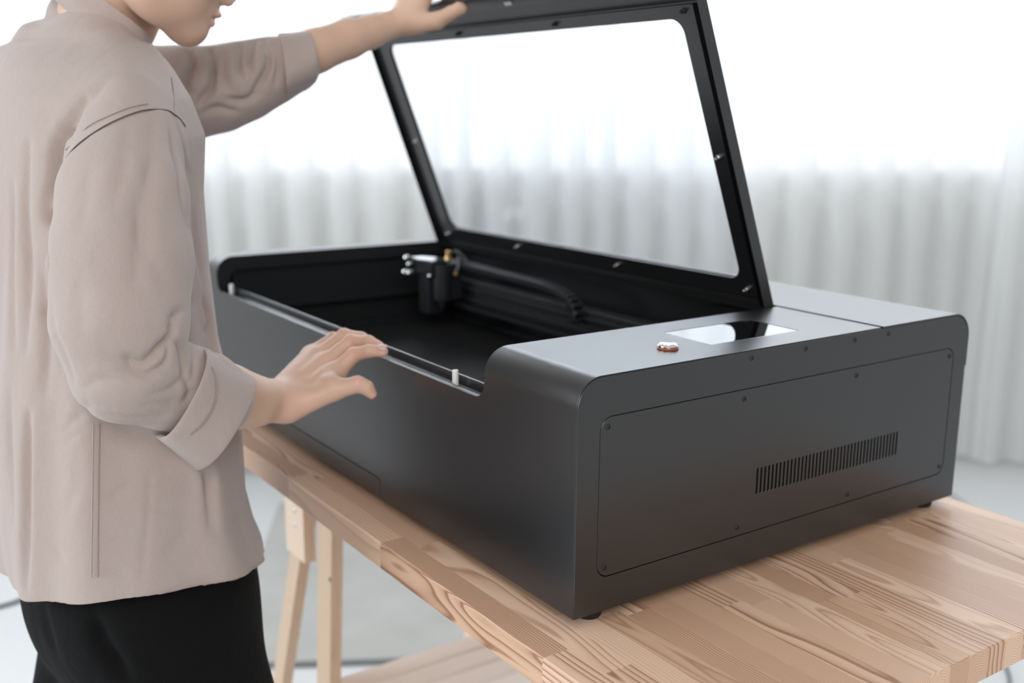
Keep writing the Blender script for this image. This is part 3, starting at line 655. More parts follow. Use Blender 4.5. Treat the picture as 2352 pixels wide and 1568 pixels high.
def np_mesh(V, F):
    me = bpy.data.meshes.new('m'); me.vertices.add(len(V)); me.vertices.foreach_set('co', np.asarray(V, np.float32).ravel())
    me.loops.add(F.size); me.loops.foreach_set('vertex_index', F.ravel().astype(np.int32)); me.polygons.add(len(F)); me.polygons.foreach_set('loop_start', np.arange(0, F.size, 4, dtype=np.int32))
    me.update(calc_edges=True); return me
def relax(V, F, it=2, lam=.5):
    for _ in range(it):
        s = np.zeros_like(V); c = np.zeros(len(V))
        for i, j in ((0, 1), (1, 2), (2, 3), (3, 0)):
            for p, q in ((i, j), (j, i)): 
                for k in range(3): s[:, k] += np.bincount(F[:, p], V[F[:, q], k], len(V))
                c += np.bincount(F[:, p], minlength=len(V))
        V = V*(1-lam)+lam*s/np.maximum(c, 1)[:, None]
    return V
def normals(V, F):
    n = np.cross(V[F[:, 2]]-V[F[:, 0]], V[F[:, 3]]-V[F[:, 1]]); o = np.zeros_like(V)
    for i in range(4):
        for k in range(3): o[:, k] += np.bincount(F[:, i], n[:, k], len(V))
    return o/np.maximum(np.linalg.norm(o, axis=1), 1e-12)[:, None]
def poly_dist(V, pts):
    """distance to a polyline, and the parameter 0..1 along it"""
    best = np.full(len(V), 9.); par = np.zeros(len(V)); m = len(pts)-1
    for i in range(m):
        a = np.array(pts[i]); b = np.array(pts[i+1]); ab = b-a; t = np.clip(((V-a) @ ab)/(ab @ ab), 0, 1); d = np.linalg.norm(V-a-t[:, None]*ab, axis=1); k = d < best; best[k] = d[k]; par[k] = (i+t[k])/m
    return best, par
def crease(V, Nn, D_, pts, w_, amp, ridge=.45):
    """a valley of width w_ along a 3D polyline with a soft ridge on both sides; adds to the displacement D_"""
    pts = [tuple(p) for p in spline(pts, 4)] if len(pts) > 2 else pts
    d, t = poly_dist(V, pts); fade = np.sin(np.pi*np.clip(.08+.84*t, 0, 1))**.7
    D_ += fade*(-amp*np.exp(-(d/w_)**1.5)+amp*ridge*np.exp(-((d-2.0*w_)/(1.0*w_))**2))
def skin_mat():
    m = mat('skin', (.60, .385, .285), .48, 0, .4, bump=(420, .16, .0012), sss=.15, ssr=(1, .35, .18)); n = m.node_tree; b = n.nodes['Principled BSDF']
    tc = n.nodes.new('ShaderNodeTexCoord'); t = n.nodes.new('ShaderNodeTexNoise'); t.inputs['Scale'].default_value = 26; t.inputs['Detail'].default_value = 4; n.links.new(tc.outputs['Object'], t.inputs[0])
    at = n.nodes.new('ShaderNodeAttribute'); at.attribute_name = 'blush'
    m1 = n.nodes.new('ShaderNodeMix'); m1.data_type = 'RGBA'; n.links.new(t.outputs[0], m1.inputs[0]); m1.inputs[6].default_value = (.60, .395, .285, 1); m1.inputs[7].default_value = (.72, .49, .375, 1)
    m2 = n.nodes.new('ShaderNodeMix'); m2.data_type = 'RGBA'; n.links.new(at.outputs['Fac'], m2.inputs[0]); n.links.new(m1.outputs[2], m2.inputs[6]); m2.inputs[7].default_value = (.80, .43, .37, 1)
    n.links.new(m2.outputs[2], b.inputs['Base Color']); return m
M['skin'] = skin_mat()
M['lips'] = mat('lips', (.42, .20, .17), .4)
def fabric(name, col, weave=2600, strength=.25, dist=.0004, rough=.85, sheen=.25, mott=.03):
    m = bpy.data.materials.new(name); m.use_nodes = True; n = m.node_tree; N = n.nodes; L = n.links; b = N['Principled BSDF']; b.inputs['Roughness'].default_value = rough; b.inputs['Sheen Weight'].default_value = sheen; b.inputs['Sheen Roughness'].default_value = .5; b.inputs['Specular IOR Level'].default_value = .2
    tc = N.new('ShaderNodeTexCoord')
    def noise_(scale, vec, det=2):
        mp = N.new('ShaderNodeMapping'); mp.inputs['Scale'].default_value = vec; L.new(tc.outputs['Object'], mp.inputs[0]); t = N.new('ShaderNodeTexNoise'); t.inputs['Scale'].default_value = scale; t.inputs['Detail'].default_value = det; L.new(mp.outputs[0], t.inputs[0]); return t.outputs[0]
    h = noise_(weave, (1, 1, .18), 1); v = noise_(weave, (.2, .2, 1), 1); big = noise_(55, (1, 1, .8), 3); mid = noise_(170, (1, 1, 1), 2)
    s = N.new('ShaderNodeMath'); s.operation = 'ADD'; L.new(h, s.inputs[0]); L.new(v, s.inputs[1])
    b1 = N.new('ShaderNodeBump'); b1.inputs['Strength'].default_value = strength; b1.inputs['Distance'].default_value = dist; L.new(s.outputs[0], b1.inputs['Height'])
    b2 = N.new('ShaderNodeBump'); b2.inputs['Strength'].default_value = .32; b2.inputs['Distance'].default_value = .005; L.new(big, b2.inputs['Height']); L.new(b1.outputs[0], b2.inputs['Normal'])
    b3 = N.new('ShaderNodeBump'); b3.inputs['Strength'].default_value = .06; b3.inputs['Distance'].default_value = .0012; L.new(mid, b3.inputs['Height']); L.new(b2.outputs[0], b3.inputs['Normal']); L.new(b3.outputs[0], b.inputs['Normal'])
    r = N.new('ShaderNodeMapRange'); r.inputs['From Min'].default_value = .6; r.inputs['From Max'].default_value = 1.4; r.inputs['To Min'].default_value = 1-mott*2; r.inputs['To Max'].default_value = 1+mott*2; L.new(s.outputs[0], r.inputs[0])
    mx = N.new('ShaderNodeVectorMath'); mx.operation = 'SCALE'; mx.inputs[0].default_value = col; L.new(r.outputs[0], mx.inputs['Scale']); L.new(mx.outputs[0], b.inputs['Base Color']); return m
M['shirt'] = fabric('taupe_cotton', (.440, .362, .332))
M['trouser'] = fabric('black_twill', (.0024, .0024, .0026), 2200, .2, .0004, .9, 0)
M['thread'] = mat('dark_thread', (.14, .10, .09), .8)
M['stitch'] = mat('pale_thread', (.33, .26, .235), .8)
M['hair'] = mat('black_hair', (.012, .010, .009), .45, bump=(300, .6, .004))
M['button'] = mat('shirt_button', (.10, .08, .07), .35)
# ---------------------------------------------------------------- the person: skin
HF = np.array((0.8788,-0.1050,-0.4655)); HU = np.array((0.4357,-0.2215,0.8724)); HL = np.cross(HU, HF); HO = np.array((-0.1468,0.5301,0.579))
def hp(fw, lat, up): return tuple(HO+(HF*fw+HL*lat+HU*up)*.001)
def head_d(P):
    ax = (HF, HL, HU)
    d = ell_d(P, hp(-72, 0, 98), ax, (.095, .074, .088))
    d = smin(d, ell_d(P, hp(-26, 0, 40), ax, (.050, .056, .066)), .03)
    d = smin(d, ell_d(P, hp(-34, 0, -2), ax, (.048, .047, .034)), .022)
    d = smin(d, ell_d(P, hp(6, 0, -19), ax, (.0205, .024, .0205)), .016)
    for s in (-1, 1):
        d = smin(d, seg_d(P, hp(2, s*8, -20), hp(-58, s*46, 8), .014, .015), .018)
        d = smin(d, ell_d(P, hp(-4, s*36, 50), ax, (.022, .020, .022)), .02)
        d = smin(d, seg_d(P, hp(9, s*18, 77), hp(2, s*40, 74), .008, .008), .012)
        ear = ell_d(P, hp(-76, s*75, 62), ax, (.018, .006, .032)); d = smin(d, ear, .006)
    d = smin(d, seg_d(P, hp(14, 0, 72), hp(30, 0, 34), .0065, .0088), .008)
    for s in (-1, 1): d = smin(d, ell_d(P, hp(26, s*10, 28), ax, (.010, .0072, .0075)), .005)
    d = smin(d, ell_d(P, hp(11, 0, 8), ax, (.0135, .025, .019)), .009)
    d = smin(d, ell_d(P, hp(24.2, 0, 9.0), ax, (.0078, .019, .0048)), .003)
    d = smin(d, ell_d(P, hp(21.8, 0, -3.0), ax, (.0080, .0175, .0052)), .003)
    d = smax(d, -seg_d(P, hp(38, 0, 3.6), hp(17, 20, 3.2), .0011, .0010), .003); d = smax(d, -seg_d(P, hp(38, 0, 3.6), hp(17, -20, 3.2), .0011, .0010), .003)
    for s in (-1, 1): d = smax(d, -ell_d(P, hp(29.5, s*6.5, 21.5), ax, (.0045, .0028, .0030)), .002)
    for s in (-1, 1): d = smax(d, -ell_d(P, hp(20, s*31, 70), ax, (.011, .014, .009)), .008); d = np.minimum(d, ell_d(P, hp(6, s*31, 69), ax, (.011, .012, .0105)))
    d = smin(d, chain_d(P, [((-0.2297,0.6198,0.5369), .050), ((-0.2163,0.614,0.5731), .0550), ((-0.1773,0.6017,0.6519), .054)]), .014)
    return d
def hand_r(P):
    """right hand, fingertips hooked on the front lip of the machine"""
    wr = (-0.1241,0.3878,0.1499)
    d = chain_d(P, [((-0.2229,0.3698,0.1763), .042), ((-0.1866,0.3674,0.1681), .032), ((-0.1517,0.3775,0.1561), .0235), (wr, .0200)], .02)
    mc_ = [((-0.0513,0.3897,0.1686), .0130), ((-0.0508,0.4138,0.1761), .0130), ((-0.051,0.435,0.1804), .0120), ((-0.0514,0.4528,0.1807), .0110)]
    d2 = None
    base = [(-0.116,0.3831,0.1437), (-0.1138,0.3927,0.1482), (-0.1111,0.4015,0.1509), (-0.1081,0.4098,0.1527)]
    for (p, r_), b_ in zip(mc_, base):
        s = seg_d(P, b_, p, .0150, r_); d2 = s if d2 is None else smin(d2, s, .012)
    d = smin(d, d2, .018)
    th = chain_d(P, [((-0.1098,0.3783,0.1419), .0150), ((-0.0657,0.3599,0.1592), .0118), ((-0.0431,0.3438,0.1671), .0092), ((-0.0346,0.3393,0.1628), .0080), ((-0.0296,0.3365,0.1556), .0062)], .004)
    d = smin(d, th, .012)
    d = smin(d, seg_d(P, (-0.0643,0.3693,0.1656), (-0.0556,0.3852,0.1682), .0100, .010), .014)
    fg = [[(mc_[0][0], .0118), ((-0.0256,0.3877,0.1901), .0088), ((-0.0149,0.3696,0.1969), .0076), ((-0.0047,0.3559,0.1977), .0064)],
          [(mc_[1][0], .0118), ((-0.0156,0.4155,0.1993), .0090), ((-0.0039,0.3932,0.202), .0078), ((0.0011,0.3766,0.1993), .0064)],
          [(mc_[2][0], .0108), ((-0.0122,0.4412,0.2017), .0086), ((-0.0004,0.4182,0.2018), .0072), ((0.0038,0.4017,0.198), .0060)],
          [(mc_[3][0], .0098), ((-0.0184,0.4589,0.196), .0074), ((-0.0086,0.4403,0.1982), .0064), ((-0.0034,0.4264,0.1969), .0054)]]
    f = None
    for c_ in fg:
        s = chain_d(P, c_, .003); s = smin(s, seg_d(P, c_[1][0], c_[1][0], c_[1][1]*1.06, c_[1][1]), .002); f = s if f is None else smin(f, s, .0007)
    d = smin(d, f, .007)
    # tendons
    for (p, r_), b_ in zip(mc_[:3], base): d = smin(d, seg_d(P, tuple(np.array(b_)*.45+np.array(p)*.55+np.array((-.004, -.004, .009))), tuple(np.array(p)+np.array((-.002, -.002, .0045))), .0015, .0050), .008)
    d = smin(d, seg_d(P, (-0.126,0.3867,0.1641), (-0.1197,0.3874,0.1595), .0075, .0060), .01)     # wrist bone
    return d
def hand_l(P):
    """left hand holding the front edge of the lid"""
    d = chain_d(P, [((0.0015,0.643,0.5232), .031), ((0.0522,0.6383,0.544), .0282), ((0.1012,0.6402,0.5616), .0258), ((0.135,0.6419,0.5716), .0218), ((0.1624,0.6429,0.5809), .0182), ((0.1856,0.6414,0.5889), .0165)], .006)
    mcs = [((0.2088,0.622,0.6231), .0124), ((0.2168,0.645,0.6273), .0128), ((0.2168,0.668,0.6273), .0120), ((0.2138,0.69,0.624), .0110)]
    bs = [(0.1917,0.6242,0.587), (0.1937,0.6399,0.595), (0.1965,0.6522,0.6018), (0.2002,0.6611,0.6073)]
    d2 = None
    for (p, r_), b_ in zip(mcs, bs): s = seg_d(P, b_, p, .0165, r_); d2 = s if d2 is None else smin(d2, s, .012)
    d = smin(d, d2, .018)
    th = chain_d(P, [((0.1978,0.6109,0.5854), .0140), ((0.2104,0.5902,0.5871), .0115), ((0.2229,0.5742,0.5969), .0090), ((0.23,0.5632,0.6022), .0086), ((0.2324,0.5606,0.6032), .0078)], .004)
    d = smin(d, th, .010)
    for k, ((p, r_), q) in enumerate(zip(mcs, [[(0.2435,0.619,0.6414),(0.2709,0.615,0.644),(0.2788,0.612,0.6277)],[(0.2435,0.642,0.6414),(0.2709,0.638,0.644),(0.2788,0.635,0.6277)],[(0.2435,0.665,0.6414),(0.2709,0.661,0.644),(0.2788,0.658,0.6277)],[(0.2435,0.687,0.6414),(0.2709,0.683,0.644),(0.2788,0.68,0.6277)]])):
        c_ = [(p, r_*.92)]+[(tuple(v), rr) for v, rr in zip(q, (.0088, .0080, .0068))]; d = smin(d, chain_d(P, c_, .003), .004)
    return d
def body_core(P):
    """arms, trunk and legs hidden under the clothes"""
    d = ell_d(P, (-0.2685,0.5656,0.2559), ((1, 0, 0), (0, 1, 0), (0, 0, 1)), (.088, .140, .22))
    d = smin(d, chain_d(P, [((-0.2314,0.617,0.5221), .045), ((-0.2408,0.6025,0.443), .080)]), .03)
    d = smin(d, chain_d(P, [((-0.2324,0.5872,0.4775), .06), ((-0.2645,0.4458,0.4241), .036), ((-0.2849,0.3583,0.3226), .040), ((-0.295,0.3317,0.2198), .038), ((-0.2229,0.3698,0.1763), .036)], .02), .03)
    d = smin(d, chain_d(P, [((-0.227,0.6084,0.4777), .06), ((-0.1526,0.7197,0.4814), .036), ((-0.0496,0.6663,0.5016), .028), ((0.0015,0.643,0.5232), .027)], .02), .03)
    for a in LEGS: d = smin(d, chain_d(P, [(p, r_*.8) for p, r_ in a]), .02)
    return d
"""hips, knees and ankles of the near and far leg"""
hipN, hipF = (-0.2654,0.4021,-0.0704), (-0.2522,0.5723,-0.1446)
def fl(p, z): return (p[0], p[1], z)
LEGS = [[(hipN, .092), ((hipN[0]+.055, hipN[1]-.01, -.30), .082), ((hipN[0]+.050, hipN[1]-.015, -.42), .066), ((hipN[0]+.01, hipN[1]-.02, -.60), .060), ((hipN[0]-.02, hipN[1]-.02, -.735), .052)],
        [(hipF, .092), ((hipF[0]-.040, hipF[1]+.01, -.30), .086), ((hipF[0]-.06, hipF[1]+.01, -.42), .066), ((hipF[0]-.12, hipF[1]+.015, -.60), .060), ((hipF[0]-.15, hipF[1]+.015, -.735), .052)]]
def bounds(pts, m):
    a = np.array(pts); return a.min(0)-m, a.max(0)+m
def skin_part(fn, lo, hi, h, clip=None):
    g = fn if clip is None else (lambda P: np.maximum(fn(P), clip(P)))
    return surface(g, lo, hi, h)
partsV = []; nb = 0; Fs = []; blush = []
def addp(V, F, bl=None):
    global nb
    partsV.append(V); Fs.append(F+nb); nb += len(V); blush.append(np.zeros(len(V)) if bl is None else bl)
c0 = np.array(hp(-60, 0, 40)); lo, hi = c0-.19, c0+.17
V, F = surface(head_d, lo, hi, .0026); V = relax(V, F, 1, .3)
lipd = np.minimum(ell_d(V.astype(np.float32), hp(25.2, 0, 8.4), (HF, HL, HU), (.0085, .020, .0044)), ell_d(V.astype(np.float32), hp(22.8, 0, -3.2), (HF, HL, HU), (.0086, .018, .0046)))
addp(V, F, np.clip(1.0-lipd/.0012, 0, 1)*.95)
lo, hi = bounds([(-0.1866,0.3674,0.1681), (-0.0017,0.3594,0.2208), (-0.0053,0.4822,0.2052), (-0.1136,0.3717,0.1167)], .035)
V, F = surface(hand_r, lo, hi, .0017); V = relax(V, F, 1, .4)
tips = np.array([(-0.0025,0.3537,0.1974), (0.0022,0.3763,0.2008), (-0.0288,0.3359,0.1557), (-0.0272,0.3844,0.1925), (-0.0153,0.416,0.2018), (-0.0117,0.4419,0.2053), (-0.0454,0.3389,0.1706)])
bl = np.zeros(len(V))
for t_ in tips: bl = np.maximum(bl, np.exp(-(np.linalg.norm(V-t_, axis=1)/.011)**2)*.55)
bl = np.maximum(bl, np.exp(-(np.linalg.norm(V-np.array((-0.1021,0.3578,0.141)), axis=1)/.024)**2)*.35); addp(V, F, bl)
lo, hi = bounds([(0.0377,0.6408,0.5391), (0.2342,0.563,0.6637), (0.2289,0.5246,0.5995), (0.2693,0.718,0.6824), (0.1523,0.6129,0.5447)], .045)
V, F = surface(hand_l, lo, hi, .0022); V = relax(V, F, 1, .4)
bl = np.exp(-(np.linalg.norm(V-np.array((0.238,0.5694,0.6042)), axis=1)/.014)**2)*.6; addp(V, F, bl)
lo, hi = bounds([(-0.349,0.6338,0.4429), (0.0037,0.648,0.5245), (hipF[0]-.2, hipF[1], -.74), (-0.3073,0.2989,0.2282)], .10)
V, F = surface(body_core, lo, hi, .010); addp(V, F)
pV = np.concatenate(partsV); pF = np.concatenate(Fs)
me = np_mesh(pV, pF); at = me.attributes.new('blush', 'FLOAT', 'POINT'); at.data.foreach_set('value', np.concatenate(blush).astype(np.float32))
person = link('person', me, M['skin'], None, 180)
tag(person, 'person in a loose taupe shirt and black trousers holding the machine lid open', 'person')
# finger nails
def nail(c_, axis, up_, L_, w_):
    c_ = Vector(c_); ax = Vector(axis).normalized(); up_ = Vector(up_); up_ = (up_-ax*up_.dot(ax)).normalized(); sd = ax.cross(up_); V, F = [], []
    for i in range(7):
        t = -1+2*i/6; ww = w_*(1-abs(t)**4*.35)
        for j in range(7):
            s = -1+2*j/6; V.append(c_+ax*t*L_+sd*s*ww+up_*(.0011*(1-s*s)-.0005+.0003*(1-t*t)))
    for i in range(6):
        for j in range(6): F.append((i*7+j, (i+1)*7+j, (i+1)*7+j+1, i*7+j+1))
    return link('fingernail', modapply(pymesh(V, F), ('SOLIDIFY', dict(thickness=.0005, offset=-1))), M['nail'], person, 180)
M['nail'] = mat('nail', (.70, .47, .42), .25, 0, .6)
nail((-0.0065,0.3532,0.2036), Vector((-0.0029,0.3518,0.1988))-Vector((-0.0131,0.3644,0.2008)), (-.35, -.35, .87), .0052, .0048)
nail((0.2298,0.5585,0.6063), Vector((0.2366,0.5607,0.6052))-Vector((0.2273,0.5768,0.5996)), Vector((0.2141,0.5376,0.6094))-Vector((0.2359,0.5683,0.604)), .0048, .0042)
# hair cap (above the frame)
hv, hf = surface(lambda P: np.maximum(ell_d(P, hp(-76, 0, 108), (HF, HL, HU), (.102, .083, .092)), -ell_d(P, hp(6, 0, 20), (HF, HL, HU), (.072, .078, .096))), c0-.22, c0+.24, .006)
link('hair', np_mesh(relax(hv, hf, 1), hf), M['hair'], person, 180)
# ---------------------------------------------------------------- the person: shirt
SL = [(-0.0959,-0.2628,0.4619,0.1268,0.1900),(-0.0616,-0.2612,0.4699,0.1289,0.1900),(-0.0224,-0.2673,0.4846,0.1344,0.1880),(0.0020,-0.2718,0.4942,0.1324,0.1860),(0.0378,-0.2748,0.5058,0.1311,0.1860),(0.1083,-0.2716,0.5223,0.1323,0.1880),(0.1490,-0.2732,0.5342,0.1292,0.1900),(0.2176,-0.2727,0.5521,0.1210,0.1950),(0.2989,-0.2680,0.5705,0.1165,0.1980),(0.3793,-0.2617,0.5876,0.1127,0.2030),(0.4402,-0.2537,0.5982,0.1138,0.2030),(0.4798,-0.2541,0.6091,0.1057,0.1900),(0.5092,-0.2541,0.6169,0.0952,0.1600),(0.5215,-0.2537,0.6199,0.0889,0.1400),(0.5352,-0.2521,0.6224,0.0778,0.1050),(0.5422,-0.2393,0.6154,0.0532,0.0600)]      # (z, centre x, centre y, half depth, half width), from the hem upwards
sz, sx, sy, sa, sb = [np.array(v, np.float32) for v in zip(*SL)]
def torso_d(P):
    z = np.clip(P[:, 2], sz[0], sz[-1]); cx, cy, a, b = [np.interp(z, sz, q).astype(np.float32) for q in (sx, sy, sa, sb)]
    u = np.abs(P[:, 0]-cx)/a; v = np.abs(P[:, 1]-cy)/b; k = (u**2.3+v**2.3)**(1/2.3)
    g = k*(k-1)/np.maximum(np.sqrt((u/a)**2+(v/b)**2), 1e-6)
    d = np.where(k < .3, -.7*np.minimum(a, b), g); return np.maximum(d, (P[:, 2]-sz[-1])*.9)
HC = np.array([float(np.interp(0, sz, sx)), float(np.interp(0, sz, sy))])
def hem_z(P):
    dx = (P[:, 0]-HC[0])/.15; dy = (P[:, 1]-HC[1])/.19; c = np.abs(dy)/np.sqrt(dx*dx+dy*dy+1e-6); cb = np.clip(-dx/np.sqrt(dx*dx+dy*dy+1e-6), 0, 1); return -.046+.040*np.clip(c, 0, 1)**2+.012*cb+.0015*np.sin(P[:, 0]*31)
SLV_N = [((-0.2601,0.4125,0.4274), 0.04647), ((-0.2791,0.3648,0.3855), 0.05994), ((-0.2922,0.3392,0.3255), 0.06563), ((-0.3009,0.3241,0.2693), 0.06208), ((-0.3003,0.3181,0.225), 0.051), ((-0.2575,0.334,0.1999), 0.04431), ((-0.2247,0.3423,0.1851), 0.04333), ((-0.2071,0.346,0.1746), 0.04057)]
SLV_F = [((-0.1543,0.7113,0.4922), 0.05573), ((-0.1073,0.6839,0.4878), 0.0574), ((-0.0727,0.6676,0.493), 0.05277), ((-0.0419,0.6553,0.5038), 0.04846), ((-0.0131,0.6447,0.5152), 0.04185), ((0.0171,0.6367,0.5262), 0.03754)]
def shirt_d(P):
    d = torso_d(P); d = smin(d, chain_d(P, SLV_F, .010), .030); d = smin(d, chain_d(P, SLV_N, .010), .014)
    d = smin(d, chain_d(P, [((-0.2737,0.6449,0.5168), 0.05061), ((-0.2367,0.621,0.523), 0.05871), ((-0.2419,0.6335,0.5565), 0.03846), ((-0.2486,0.6418,0.5703), 0.03037), ((-0.2473,0.6457,0.5886), 0.02328)]), .035)
    d = smin(d, chain_d(P, [((-0.2413,0.5786,0.5158), .055), ((-0.2542,0.4366,0.463), .047), ((-0.2578,0.4065,0.434), .046)]), .03)
    d = np.maximum(d, hem_z(P)-.009-P[:, 2])
    # hollow at the neck and the two sleeve mouths
    d = smax(d, -chain_d(P, [((-0.216,0.6195,0.5716), .045), ((-0.1953,0.6044,0.615), .062)]), .004)
    return d
lo, hi = bounds([(sx.min()-.17, sy.min()-.23, -.09), (sx.max()+.17, sy.max()+.23, .60), (0.0394,0.6434,0.5531)], .02)
sV, sF = surface(shirt_d, lo, hi, .0028); sV = relax(sV, sF, 2, .5)
sN = normals(sV, sF); sD = np.zeros(len(sV))
